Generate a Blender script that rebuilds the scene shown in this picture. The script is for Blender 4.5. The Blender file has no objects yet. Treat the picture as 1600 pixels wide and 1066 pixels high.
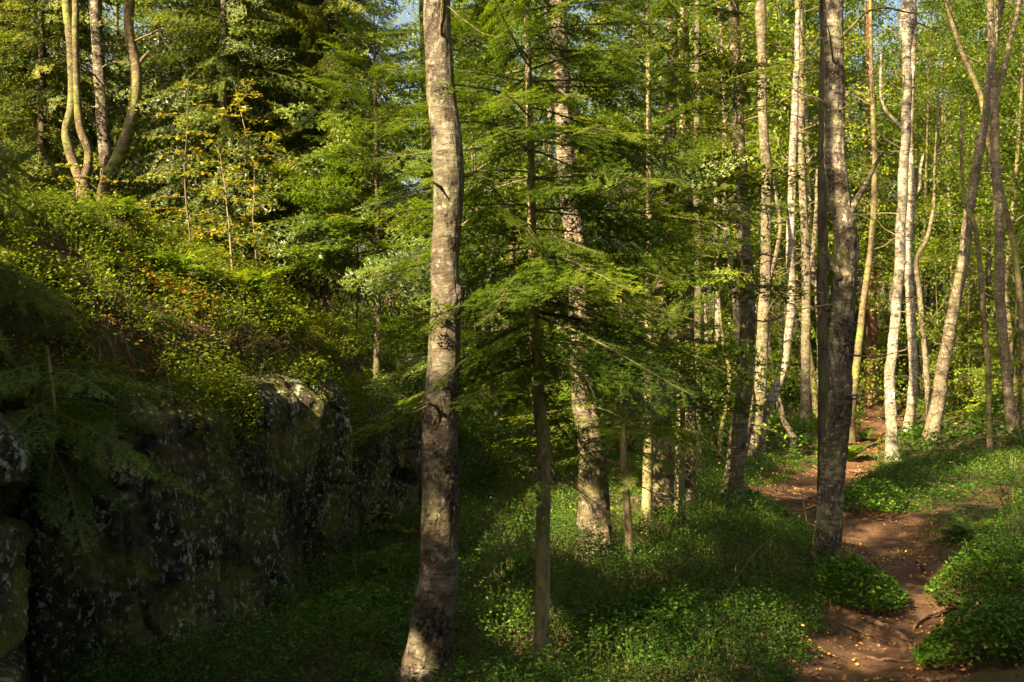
import bpy, math
import numpy as np

# ------------------------------------------------------------------ camera, sky, sun
sc = bpy.context.scene
CAMZ = 1.9
FPX = 1555.0
cam_d = bpy.data.cameras.new("camera")
cam = bpy.data.objects.new("camera", cam_d)
sc.collection.objects.link(cam)
cam.location = (0, 0, CAMZ)
cam.rotation_euler = (math.radians(90), 0, 0)
cam_d.sensor_width = 36.0
cam_d.lens = 36.0 * FPX / 1600.0
cam_d.clip_start = 0.05
cam_d.clip_end = 3000
cam_d.dof.use_dof = True
cam_d.dof.focus_distance = 7.5
cam_d.dof.aperture_fstop = 7.0
sc.camera = cam

AZ_X, AZ_Y, EL = -0.69, -0.72, math.radians(34)      # where the sun stands: left, behind the camera
_n = math.hypot(AZ_X, AZ_Y)
SUN = np.array([AZ_X/_n*math.cos(EL), AZ_Y/_n*math.cos(EL), math.sin(EL)])
w = bpy.data.worlds.new("World"); sc.world = w; w.use_nodes = True
nt = w.node_tree
sky = nt.nodes.new("ShaderNodeTexSky"); sky.sky_type = 'NISHITA'; sky.sun_disc = False
sky.sun_elevation = EL; sky.dust_density = 6.0; sky.ozone_density = 0.3
sky.sun_rotation = math.atan2(SUN[0], SUN[1])
nt.links.new(sky.outputs[0], nt.nodes["Background"].inputs[0])
nt.nodes["Background"].inputs[1].default_value = 0.05
sd = bpy.data.lights.new("sun", 'SUN'); so = bpy.data.objects.new("sun", sd)
sc.collection.objects.link(so)
sd.energy = 5.0; sd.angle = math.radians(0.5); sd.color = (1.0, 0.80, 0.52)
from mathutils import Vector
so.rotation_euler = Vector(SUN.tolist()).to_track_quat('Z', 'Y').to_euler()
so.location = (-20, -15, 20)
sc.view_settings.view_transform = 'Standard'; sc.view_settings.look = 'None'
sc.view_settings.gamma = 1.0; sc.view_settings.use_curve_mapping = False
sc.view_settings.exposure = 2.55
sc.cycles.max_bounces = 6; sc.cycles.diffuse_bounces = 3; sc.cycles.glossy_bounces = 2
sc.cycles.transmission_bounces = 4; sc.cycles.transparent_max_bounces = 4
sc.cycles.use_denoising = True
sc.cycles.sample_clamp_indirect = 6.0

# ------------------------------------------------------------------ numeric helpers
def hash3(i, j, k, s):
    n = (i.astype(np.int64)*374761393 + j.astype(np.int64)*668265263 + k.astype(np.int64)*2147483647 + s*974634777) & 0xffffffff
    n = ((n ^ (n >> 13)) * 1274126177) & 0xffffffff
    n = ((n ^ (n >> 16)) * 2246822519) & 0xffffffff
    return ((n ^ (n >> 15)) & 0xffffff).astype(np.float64)/float(0xffffff)
def vnoise(x, y, z=None, s=0):
    x = np.asarray(x, float); y = np.asarray(y, float)
    z = np.zeros_like(x) if z is None else np.asarray(z, float)+np.zeros_like(x)
    i, j, k = np.floor(x), np.floor(y), np.floor(z)
    u, v, t = x-i, y-j, z-k
    u, v, t = u*u*(3-2*u), v*v*(3-2*v), t*t*(3-2*t)
    r = 0
    for a in (0, 1):
        for b in (0, 1):
            for c in (0, 1):
                wt = (u if a else 1-u)*(v if b else 1-v)*(t if c else 1-t)
                r = r + wt*hash3(i+a, j+b, k+c, s)
    return r*2-1
def fbm(x, y, z=None, s=0, o=4):
    r = 0; a = 1.0; f = 1.0
    for q in range(o):
        r = r + a*vnoise(np.asarray(x)*f, np.asarray(y)*f, None if z is None else np.asarray(z)*f, s+q*17)
        a *= .5; f *= 2.03
    return r
def sst(a, b, x):
    t = np.clip((x-a)/(b-a), 0, 1); return t*t*(3-2*t)
def unit(v):
    return v/np.maximum(np.linalg.norm(v, axis=-1, keepdims=True), 1e-9)
def P(px, py, Y):
    return np.array([(px-800)/FPX*Y, Y, CAMZ+(533-py)/FPX*Y])

# ------------------------------------------------------------------ ground shape
CL = np.array([(-2.9, -9), (-2.62, 3.0), (-2.42, 4.7), (-2.30, 5.2), (-1.98, 5.9), (-1.62, 6.7), (-1.36, 7.75), (-1.42, 8.6), (-1.28, 9.6),
               (-1.15, 10.6), (-1.5, 12.4), (-1.4, 15), (-.4, 19), (1.0, 26), (1.0, 36), (-6, 60), (-30, 90)], float)
def cliff_sd(x, y):
    x = np.asarray(x, float); y = np.asarray(y, float)
    best = np.full(x.shape, 1e9); sg = np.zeros(x.shape)
    for a, b in zip(CL[:-1], CL[1:]):
        d = b-a; t = np.clip(((x-a[0])*d[0]+(y-a[1])*d[1])/(d@d), 0, 1)
        dx = x-(a[0]+t*d[0]); dy = y-(a[1]+t*d[1]); q = np.hypot(dx, dy)
        s_ = d[0]*dy-d[1]*dx
        m = q < best-1e-9
        best = np.where(m, q, best); sg = np.where(m, np.where(s_ > 0, 1, -1), sg)
    return best*sg
PATH = np.array([(.75, 2.5, .38), (1.3, 4.2, .32), (1.92, 5.5, .33), (2.70, 6.9, .40), (3.22, 8.05, .36), (3.50, 9.3, .42), (3.75, 10.6, .62), (3.72, 11.6, .66),
                 (3.75, 12.7, .58), (4.3, 14.0, .50), (5.3, 15.8, .36), (6.15, 17.7, .34), (7.2, 20.1, .34), (8.6, 23, .4), (11, 30, .45), (16, 42, .5)], float)
def path_d(x, y):
    x = np.asarray(x, float); y = np.asarray(y, float)
    best = np.full(x.shape, 1e9)
    for a, b in zip(PATH[:-1], PATH[1:]):
        d = (b-a)[:2]; t = np.clip(((x-a[0])*d[0]+(y-a[1])*d[1])/(d@d), 0, 1)
        q = np.hypot(x-(a[0]+t*d[0]), y-(a[1]+t*d[1]))-(a[2]+t*(b[2]-a[2]))
        best = np.minimum(best, q)
    return best                                  # negative on the path
def ground(x, y):
    x = np.asarray(x, float); y = np.asarray(y, float)
    z = .09*fbm(x*.45, y*.45, s=3, o=3)+.025*vnoise(x*2.3, y*2.3, s=5)
    z = z + .028*np.clip(y-19, 0, 60) + .065*np.clip(y-44, 0, 70)*1.0 + .07*np.clip(x-PXR(y), 0, 8)
    d = cliff_sd(x, y)
    soft = sst(10.2, 13.0, y)
    lo = .12*(1-soft)-1.3*soft; hi = .42*(1-soft)+2.2*soft
    m = sst(0, 1, (d-lo)/(hi-lo))
    rim = 1.60-.16*np.clip(y-8, 0, 2)*1.0
    dd = np.clip(d-.15, 0, 3.3); hm = rim+(.62*(1-np.exp(-dd/.6))+.42*dd)*(1-.35*soft)-.75*soft
    hm = np.where(hm > 2.6, 2.6+(hm-2.6)*.35, hm)
    z = z+m*hm*(1+.06*fbm(x*.8, y*.8, s=9, o=3))+m*.13*fbm(x*1.9, y*1.9, s=14, o=3)
    pd = path_d(x, y)
    z = z-.10*sst(.35, -.25, pd)
    return z
def PXR(y):
    return np.interp(y, PATH[:, 1], PATH[:, 0]+PATH[:, 2]+.2)

# ------------------------------------------------------------------ mesh + object helpers
def new_mesh(name, V, Fs, mat=None, smooth=False, rnd=None, attrs=None):
    """V (n,3); Fs list of (m,k) index arrays; rnd: per-face float list aligned with Fs order"""
    me = bpy.data.meshes.new(name)
    V = np.ascontiguousarray(V, dtype=np.float32)
    Fs = [np.asarray(f, dtype=np.int32) for f in Fs if len(f)]
    tot = np.concatenate([np.full(len(f), f.shape[1], np.int32) for f in Fs])
    idx = np.concatenate([f.ravel() for f in Fs])
    st = np.concatenate([[0], np.cumsum(tot)[:-1]]).astype(np.int32)
    me.vertices.add(len(V)); me.vertices.foreach_set("co", V.ravel())
    me.loops.add(len(idx)); me.loops.foreach_set("vertex_index", idx)
    me.polygons.add(len(tot)); me.polygons.foreach_set("loop_start", st)
    me.polygons.foreach_set("use_smooth", np.full(len(tot), smooth))
    if rnd is not None:
        a = me.attributes.new("rnd", 'FLOAT', 'FACE'); a.data.foreach_set("value", np.asarray(rnd, np.float32))
    for k, v in (attrs or {}).items():
        a = me.attributes.new(k, 'FLOAT', 'POINT'); a.data.foreach_set("value", np.asarray(v, np.float32))
    me.update(calc_edges=True)
    if mat: me.materials.append(mat)
    return me
def soup_mesh(name, T, mat, rnd=None):
    """T (n,k,3) loose faces"""
    n, k, _ = T.shape
    if rnd is None: rnd = np.random.default_rng(n).random(n)
    return new_mesh(name, T.reshape(-1, 3), [np.arange(n*k).reshape(n, k)], mat, False, rnd)
def link(name, me, parent=None, loc=None):
    o = bpy.data.objects.new(name, me); sc.collection.objects.link(o)
    if parent is not None: o.parent = parent
    if loc is not None: o.location = [float(c) for c in loc]
    return o
def tag(o, label, cat, group=None):
    o["label"] = label; o["category"] = cat
    if group: o["group"] = group
    return o
def thing(name, label, cat, loc, group=None, rz=0, s=1):
    o = bpy.data.objects.new(name, None); sc.collection.objects.link(o)
    o.empty_display_size = .2
    o.location = [float(c) for c in loc]; o.rotation_euler = (0, 0, rz); o.scale = (s, s, s)
    return tag(o, label, cat, group)
def structure(name, me):
    o = link(name, me); o["kind"] = "structure"; return o
def stuff(name, me, label, cat):
    o = link(name, me); o["kind"] = "stuff"; return tag(o, label, cat)

def catmull(pts, n):
    pts = np.asarray(pts, float)
    seg = np.linalg.norm(np.diff(pts[:, :3], axis=0), axis=1); u = np.concatenate([[0], np.cumsum(seg)])
    t = np.linspace(0, u[-1], n)
    m = np.gradient(pts, u, axis=0) if len(pts) > 2 else np.repeat((pts[1:]-pts[:1])/u[-1], 2, 0)
    i = np.clip(np.searchsorted(u, t, 'right')-1, 0, len(u)-2)
    h = (u[i+1]-u[i])[:, None]; s = ((t-u[i])/(u[i+1]-u[i]))[:, None]
    return ((2*s**3-3*s**2+1)*pts[i]+(s**3-2*s**2+s)*h*m[i]+(-2*s**3+3*s**2)*pts[i+1]+(s**3-s**2)*h*m[i+1])
def tube(pts, rad, sides=6, cap=True, radial=None):
    pts = np.asarray(pts, float); n = len(pts); rad = np.broadcast_to(rad, (n,)) if np.ndim(rad) < 2 else rad
    T = unit(np.gradient(pts, axis=0))
    ref = np.array([0., 1, 0]) if abs(T[:, 2]).mean() > .5 else np.array([0., 0, 1])
    A = unit(np.cross(ref, T)); B = np.cross(T, A)
    th = np.linspace(0, 2*np.pi, sides, endpoint=False)
    R = rad[:, None]*np.ones(sides) if radial is None else rad[:, None]*radial
    V = pts[:, None, :]+R[..., None]*(np.cos(th)[None, :, None]*A[:, None, :]+np.sin(th)[None, :, None]*B[:, None, :])
    i = np.arange(n-1)[:, None]*sides; j = np.arange(sides)[None, :]; j2 = (j+1) % sides
    F = np.stack([i+j, i+j2, i+sides+j2, i+sides+j], -1).reshape(-1, 4)
    V = V.reshape(-1, 3)
    return V, F
class MB:
    def __init__(s): s.V = []; s.F = {}; s.n = 0
    def add(s, V, F):
        s.V.append(V); s.F.setdefault(F.shape[1], []).append(F+s.n); s.n += len(V)
    def tube(s, pts, rad, sides=5):
        V, F = tube(pts, rad, sides); s.add(V, F)
    def mesh(s, name, mat, smooth=True):
        return new_mesh(name, np.concatenate(s.V), [np.concatenate(f) for f in s.F.values()], mat, smooth)

# ------------------------------------------------------------------ materials
def mat_new(name):
    m = bpy.data.materials.new(name); m.use_nodes = True
    nt = m.node_tree; nt.nodes.clear()
    return m, nt
def N(nt, t, **kw):
    n = nt.nodes.new(t)
    for k, v in kw.items():
        if k.startswith("i_"): n.inputs[k[2:].replace("_", " ")].default_value = v
        else: setattr(n, k, v)
    return n
def ramp(nt, src, stops, interp='LINEAR'):
    r = nt.nodes.new("ShaderNodeValToRGB"); cr = r.color_ramp; cr.interpolation = interp
    while len(cr.elements) < len(stops): cr.elements.new(.5)
    for e, (p, c) in zip(cr.elements, stops):
        e.position = p; e.color = (*c, 1) if len(c) == 3 else c
    nt.links.new(src, r.inputs[0]); return r.outputs[0]
def mixc(nt, f, a, b, mode='MIX'):
    m = nt.nodes.new("ShaderNodeMix"); m.data_type = 'RGBA'; m.blend_type = mode
    for s, v in ((m.inputs[0], f), (m.inputs[6], a), (m.inputs[7], b)):
        if hasattr(v, "is_output"): nt.links.new(v, s)
        else: s.default_value = v if not isinstance(v, tuple) else ((*v, 1) if len(v) == 3 else v)
    return m.outputs[2]
def math_(nt, op, a, b=0.0, clamp=False):
    m = nt.nodes.new("ShaderNodeMath"); m.operation = op; m.use_clamp = clamp
    for s, v in ((m.inputs[0], a), (m.inputs[1], b)):
        if hasattr(v, "is_output"): nt.links.new(v, s)
        else: s.default_value = v
    return m.outputs[0]
def noise(nt, vec, scale, detail=4, rough=.6, dist=0):
    n = nt.nodes.new("ShaderNodeTexNoise"); n.inputs["Scale"].default_value = scale
    n.inputs["Detail"].default_value = detail; n.inputs["Roughness"].default_value = rough
    n.inputs["Distortion"].default_value = dist
    nt.links.new(vec, n.inputs["Vector"]); return n.outputs["Fac"]
def mapped(nt, vec, sc_):
    m = nt.nodes.new("ShaderNodeMapping"); m.inputs["Scale"].default_value = sc_
    nt.links.new(vec, m.inputs["Vector"]); return m.outputs[0]
def objcoord(nt):
    tc = nt.nodes.new("ShaderNodeTexCoord"); oi = nt.nodes.new("ShaderNodeObjectInfo")
    v = nt.nodes.new("ShaderNodeVectorMath"); v.operation = 'MULTIPLY_ADD'
    cb = nt.nodes.new("ShaderNodeCombineXYZ")
    for k in range(3): nt.links.new(oi.outputs["Random"], cb.inputs[k])
    nt.links.new(cb.outputs[0], v.inputs[0]); v.inputs[1].default_value = (31, 17, 43)
    nt.links.new(tc.outputs["Object"], v.inputs[2]); return v.outputs[0]
def finish(nt, col, rough=.8, bump=None, bstr=.5, bdist=.02, spec=.3):
    p = nt.nodes.new("ShaderNodeBsdfPrincipled"); o = nt.nodes.new("ShaderNodeOutputMaterial")
    if hasattr(col, "is_output"): nt.links.new(col, p.inputs["Base Color"])
    else: p.inputs["Base Color"].default_value = (*col, 1)
    if hasattr(rough, "is_output"): nt.links.new(rough, p.inputs["Roughness"])
    else: p.inputs["Roughness"].default_value = rough
    p.inputs["Specular IOR Level"].default_value = spec
    if bump is not None:
        b = nt.nodes.new("ShaderNodeBump"); b.inputs["Strength"].default_value = bstr; b.inputs["Distance"].default_value = bdist
        nt.links.new(bump, b.inputs["Height"]); nt.links.new(b.outputs[0], p.inputs["Normal"])
    nt.links.new(p.outputs[0], o.inputs[0]); return p
def leaf_mat(name, stops, trans=.4, tmul=(1.7, 1.6, .5), rough=.45, spec=.35, objvar=.25):
    m, nt = mat_new(name)
    at = N(nt, "ShaderNodeAttribute", attribute_name="rnd")
    oi = nt.nodes.new("ShaderNodeObjectInfo")
    geo = nt.nodes.new("ShaderNodeNewGeometry")
    v = math_(nt, 'ADD', math_(nt, 'MULTIPLY', at.outputs["Fac"], 1-objvar), math_(nt, 'MULTIPLY', oi.outputs["Random"], objvar))
    c = ramp(nt, v, stops)
    p = nt.nodes.new("ShaderNodeBsdfPrincipled"); nt.links.new(c, p.inputs["Base Color"])
    p.inputs["Roughness"].default_value = rough; p.inputs["Specular IOR Level"].default_value = spec
    tr = nt.nodes.new("ShaderNodeBsdfTranslucent")
    nt.links.new(mixc(nt, 1.0, c, tmul, 'MULTIPLY'), tr.inputs[0])
    mx = nt.nodes.new("ShaderNodeMixShader"); mx.inputs[0].default_value = trans
    nt.links.new(p.outputs[0], mx.inputs[1]); nt.links.new(tr.outputs[0], mx.inputs[2])
    o = nt.nodes.new("ShaderNodeOutputMaterial"); nt.links.new(mx.outputs[0], o.inputs[0])
    return m
def birch_bark(name, pale, tan, dark_amt=.52, lent=.60, green=.0):
    m, nt = mat_new(name); v = objcoord(nt)
    n1 = noise(nt, mapped(nt, v, (1, 1, .6)), 5, 4, .6)
    c = mixc(nt, ramp(nt, n1, [(.35, (0, 0, 0)), (.65, (1, 1, 1))]), pale, tan)
    n0 = noise(nt, v, 3.2, 5, .7)
    c = mixc(nt, ramp(nt, n0, [(.40, (0, 0, 0)), (.60, (.7, .7, .7))]), c, tuple(k*.5 for k in tan))
    n2 = noise(nt, mapped(nt, v, (1, 1, 5)), 13, 6, .75, .6)                      # fine horizontal peel lines
    c = mixc(nt, ramp(nt, n2, [(.42, (0, 0, 0)), (.62, (.75, .75, .75))]), c, tuple(k*.55 for k in tan))
    n3 = noise(nt, mapped(nt, v, (1, 1, 5.5)), 9, 3, .55)                   # lenticels
    c = mixc(nt, ramp(nt, n3, [(lent, (0, 0, 0)), (lent+.05, (1, 1, 1))]), c, (.045, .032, .022))
    n4 = noise(nt, mapped(nt, v, (1, 1, .75)), 6.5, 6, .68, .4)             # cracked black plates
    k4 = ramp(nt, n4, [(dark_amt+.06, (0, 0, 0)), (dark_amt+.11, (1, 1, 1))])
    c = mixc(nt, k4, c, mixc(nt, n2, (.02, .016, .012), (.10, .08, .055)))
    if green:
        n5 = noise(nt, v, 2.2, 4, .6)
        c = mixc(nt, math_(nt, 'MULTIPLY', ramp(nt, n5, [(.45, (0, 0, 0)), (.65, (1, 1, 1))]), green), c, (.16, .19, .035))
    n8 = noise(nt, mapped(nt, v, (1, 1, .8)), 24, 5, .7)
    c = mixc(nt, ramp(nt, n8, [(.55, (0, 0, 0)), (.62, (.55, .55, .55))]), c, tuple(min(k*1.35+.03, .8) for k in pale))
    c = mixc(nt, ramp(nt, n8, [(.36, (.75, .75, .75)), (.43, (0, 0, 0))]), c, tuple(k*.35 for k in tan))
    at = N(nt, "ShaderNodeAttribute", attribute_name="scar")
    n6 = noise(nt, v, 45, 5, .7)
    c = mixc(nt, math_(nt, 'MULTIPLY', at.outputs["Fac"], math_(nt, 'ADD', n6, .62), True), c, mixc(nt, ramp(nt, n6, [(.45, (0, 0, 0)), (.62, (1, 1, 1))]), (.014, .010, .007), (.12, .095, .065)))
    n9 = noise(nt, mapped(nt, v, (.8, .8, 4)), 3.4, 4, .6, .3)
    c = mixc(nt, ramp(nt, n9, [(.54, (0, 0, 0)), (.63, (.85, .85, .85))]), c, mixc(nt, n2, (.03, .022, .015), (.12, .085, .05)))
    h = math_(nt, 'ADD', math_(nt, 'MULTIPLY', n2, .5), math_(nt, 'ADD', math_(nt, 'MULTIPLY', k4, -.6), math_(nt, 'MULTIPLY', n6, .35)))
    h = math_(nt, 'ADD', h, math_(nt, 'MULTIPLY', n8, .6))
    finish(nt, c, .8, h, 1.0, .02, .2)
    return m
def rough_bark(name, c0, c1, green=.0, scale=18):
    m, nt = mat_new(name); v = objcoord(nt)
    n = noise(nt, mapped(nt, v, (1, 1, .35)), scale, 6, .7, .5)
    n2 = noise(nt, v, 3, 3, .5)
    c = mixc(nt, ramp(nt, n, [(.36, (0, 0, 0)), (.62, (1, 1, 1))]), c0, c1)
    if green: c = mixc(nt, math_(nt, 'MULTIPLY', ramp(nt, n2, [(.4, (0, 0, 0)), (.62, (1, 1, 1))]), green), c, (.13, .15, .03))
    finish(nt, c, .9, n, .8, .015, .2)
    return m

M = {}
M['birch'] = birch_bark("birch_bark_tan", (.27, .225, .15), (.13, .10, .058), .52, .58, .25)
M['birch_old'] = birch_bark("birch_bark_old", (.32, .275, .20), (.14, .11, .07), .445, .56, .3)
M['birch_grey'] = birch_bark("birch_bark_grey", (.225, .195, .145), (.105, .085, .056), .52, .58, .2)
M['birch_white'] = birch_bark("birch_bark_white", (.50, .45, .35), (.22, .18, .12), .545, .565, .2)
M['birch_moss'] = birch_bark("birch_bark_mossy", (.21, .165, .08), (.115, .082, .04), .53, .60, .85)
M['fir_bark'] = rough_bark("fir_bark", (.11, .085, .045), (.38, .30, .16), .55, 22)
M['pine_bark'] = rough_bark("pine_bark", (.06, .035, .025), (.24, .11, .065), 0, 14)
M['spruce_bark'] = rough_bark("spruce_bark", (.03, .023, .016), (.11, .082, .053), .35, 16)
M['twig'] = rough_bark("twig_bark", (.04, .034, .018), (.12, .095, .05), .4, 20)
M['dead_twig'] = rough_bark("dead_twig_bark", (.07, .052, .032), (.20, .15, .09), .2, 20)
M['birch_leaf'] = leaf_mat("birch_leaf", [(0, (.022, .050, .003)), (.45, (.085, .140, .006)), (.80, (.20, .245, .010)), (.93, (.32, .28, .014)), (1, (.42, .27, .02))], .45, objvar=.5)
M['fir_needle'] = leaf_mat("fir_needle", [(0, (.022, .054, .004)), (.5, (.100, .165, .006)), (1, (.33, .36, .013))], .45, (1.6, 1.5, .6), .42, .45)
M['spruce_needle'] = leaf_mat("spruce_needle", [(0, (.020, .042, .004)), (.5, (.080, .115, .007)), (1, (.24, .24, .014))], .36, (1.6, 1.5, .6), .45, .4)
M['dry_needle'] = leaf_mat("dry_needle", [(0, (.10, .08, .02)), (.5, (.17, .16, .035)), (1, (.30, .20, .05))], .25, (1.4, 1.2, .6))
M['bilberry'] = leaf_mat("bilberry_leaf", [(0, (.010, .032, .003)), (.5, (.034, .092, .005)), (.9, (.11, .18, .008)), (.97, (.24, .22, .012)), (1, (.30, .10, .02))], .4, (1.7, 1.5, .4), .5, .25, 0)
M['bilberry_sun'] = leaf_mat("bilberry_sunlit_leaf", [(0, (.030, .060, .003)), (.5, (.10, .150, .006)), (.85, (.19, .22, .008)), (.95, (.24, .20, .02)), (1, (.26, .09, .02))], .45, (1.7, 1.5, .4), .5, .25, 0)  # brighter, yellower bank copy of the bilberry leaf: sunlight put into its colour
M['gold_leaf'] = leaf_mat("autumn_leaf", [(0, (.08, .13, .008)), (.5, (.20, .22, .010)), (.82, (.34, .27, .016)), (1, (.44, .18, .02))], .45, (1.5, 1.25, .5))
M['fallen_leaf'] = leaf_mat("fallen_leaf", [(0, (.10, .05, .02)), (.4, (.22, .11, .03)), (.75, (.42, .22, .045)), (1, (.60, .38, .06))], .15, (1.3, 1.1, .6), .6, .3, 0)
M['fern'] = leaf_mat("fern_leaf", [(0, (.04, .09, .008)), (.6, (.11, .18, .012)), (1, (.22, .25, .02))], .4, objvar=0)
M['straw'] = leaf_mat("dry_grass", [(0, (.06, .05, .02)), (.6, (.17, .13, .06)), (1, (.34, .25, .13))], .2, (1.2, 1.1, .7), .7, .2, 0)

def soil_mat():
    m, nt = mat_new("forest_soil"); tc = nt.nodes.new("ShaderNodeTexCoord").outputs["Object"]
    n = noise(nt, tc, 1.3, 5, .6); n2 = noise(nt, tc, 38, 5, .75); n3 = noise(nt, tc, 9, 4, .6)
    c = mixc(nt, n2, (.030, .018, .010), (.13, .075, .038))
    c = mixc(nt, ramp(nt, n3, [(.50, (0, 0, 0)), (.60, (1, 1, 1))]), c, mixc(nt, n2, (.018, .034, .006), (.075, .10, .015)))
    finish(nt, c, .95, n2, .9, .03, .15); return m
def path_mat():
    m, nt = mat_new("trodden_earth"); tc = nt.nodes.new("ShaderNodeTexCoord").outputs["Object"]
    n = noise(nt, tc, 2.4, 5, .65); n2 = noise(nt, tc, 26, 6, .75); n3 = noise(nt, tc, 90, 3, .6)
    c = mixc(nt, ramp(nt, n, [(.36, (0, 0, 0)), (.64, (1, 1, 1))]), (.06, .033, .015), (.20, .112, .045))
    c = mixc(nt, ramp(nt, n2, [(.46, (0, 0, 0)), (.60, (1, 1, 1))]), mixc(nt, n3, (.045, .024, .014), (.12, .065, .035)), c)
    h = math_(nt, 'ADD', n2, math_(nt, 'MULTIPLY', n3, .4))
    finish(nt, c, .92, h, .9, .03, .15); return m
def rock_mat():
    m, nt = mat_new("sandstone_with_lichen"); v = objcoord(nt)
    n = noise(nt, mapped(nt, v, (1, 1, .5)), 1.6, 6, .65); nf = noise(nt, v, 34, 5, .75)
    c = mixc(nt, ramp(nt, n, [(.38, (0, 0, 0)), (.64, (1, 1, 1))]), (.022, .018, .011), (.12, .092, .05))
    c = mixc(nt, ramp(nt, nf, [(.40, (0, 0, 0)), (.66, (1, 1, 1))]), c, mixc(nt, .6, c, (.012, .010, .007)))
    s = noise(nt, mapped(nt, v, (1, 1, .28)), 9, 5, .7, .3)                 # dark run-off streaks
    c = mixc(nt, ramp(nt, s, [(.50, (0, 0, 0)), (.60, (1, 1, 1))]), c, (.012, .011, .009))
    g = noise(nt, v, 2.1, 5, .65)                                           # moss
    gm = ramp(nt, g, [(.46, (0, 0, 0)), (.60, (1, 1, 1))])
    c = mixc(nt, math_(nt, 'MULTIPLY', gm, .9), c, mixc(nt, nf, (.05, .052, .006), (.22, .21, .03)))
    zone = ramp(nt, noise(nt, mapped(nt, v, (1, 1, .6)), 2.3, 4, .6), [(.38, (0, 0, 0)), (.50, (1, 1, 1))])
    l1 = noise(nt, mapped(nt, v, (1, 1, .75)), 30, 5, .7, .2)              # small lichen flecks
    l1 = ramp(nt, l1, [(.555, (0, 0, 0)), (.60, (1, 1, 1))])
    l2 = ramp(nt, noise(nt, mapped(nt, v, (1, 1, .7)), 6, 8, .75, .3), [(.575, (0, 0, 0)), (.63, (1, 1, 1))])
    l = math_(nt, 'MULTIPLY', math_(nt, 'MAXIMUM', l1, l2), zone)
    c = mixc(nt, l, c, mixc(nt, nf, (.20, .25, .15), (.54, .58, .42)))
    h = math_(nt, 'ADD', math_(nt, 'MULTIPLY', nf, .7), math_(nt, 'ADD', math_(nt, 'MULTIPLY', s, .8), math_(nt, 'MULTIPLY', l, .2)))
    finish(nt, c, .9, h, 1.0, .03, .25); return m
M['soil'] = soil_mat(); M['path'] = path_mat(); M['rock'] = rock_mat()

# ------------------------------------------------------------------ ground sheet and path
def axis(lo, hi, step, far, grow=1.18):
    a = [lo]; s = step
    while a[-1] > -far: s *= grow; a.append(a[-1]-s)
    b = [hi]; s = step
    while b[-1] < far: s *= grow; b.append(b[-1]+s)
    return np.array(a[::-1]+list(np.arange(lo+step, hi-1e-6, step))+b)
gx = axis(-8, 12, .085, 400); gy = axis(2, 24, .085, 400)
GX, GY = np.meshgrid(gx, gy)
GZ = ground(GX, GY)
pdg = path_d(GX, GY)
GZ = GZ-.05*sst(.10, -.02, pdg)
nxg, nyg = len(gx), len(gy)
i = np.arange(nyg-1)[:, None]*nxg+np.arange(nxg-1)[None, :]
F = np.stack([i, i+1, i+1+nxg, i+nxg], -1).reshape(-1, 4)
structure("ground", new_mesh("ground", np.stack([GX, GY, GZ], -1).reshape(-1, 3), [F], M['soil'], True))
pc = catmull(PATH, 700); tt = unit(np.gradient(pc[:, :2], axis=0)); nn = np.stack([-tt[:, 1], tt[:, 0]], 1)
u = np.linspace(-1, 1, 37)
edge = 1+.25*vnoise(np.arange(700)*.06, np.zeros(700), s=2)[:, None]*np.ones(37)
W = (pc[:, 2:3]+.14)*u[None, :]*np.where(np.abs(u)[None, :] > .4, edge, 1)
PX_ = pc[:, 0:1]+nn[:, 0:1]*W; PY_ = pc[:, 1:2]+nn[:, 1:2]*W
PZ_ = ground(PX_, PY_)+.004+.018*fbm(PX_*5, PY_*5, s=21, o=3)+.006*vnoise(PX_*25, PY_*25, s=8)-.10*sst(.88, 1.0, np.abs(u))[None, :]
i = np.arange(699)[:, None]*37+np.arange(36)[None, :]
F = np.stack([i, i+1, i+38, i+37], -1).reshape(-1, 4)[:, ::-1]
structure("path", new_mesh("path", np.stack([PX_, PY_, PZ_], -1).reshape(-1, 3), [F], M['path'], True))

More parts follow.
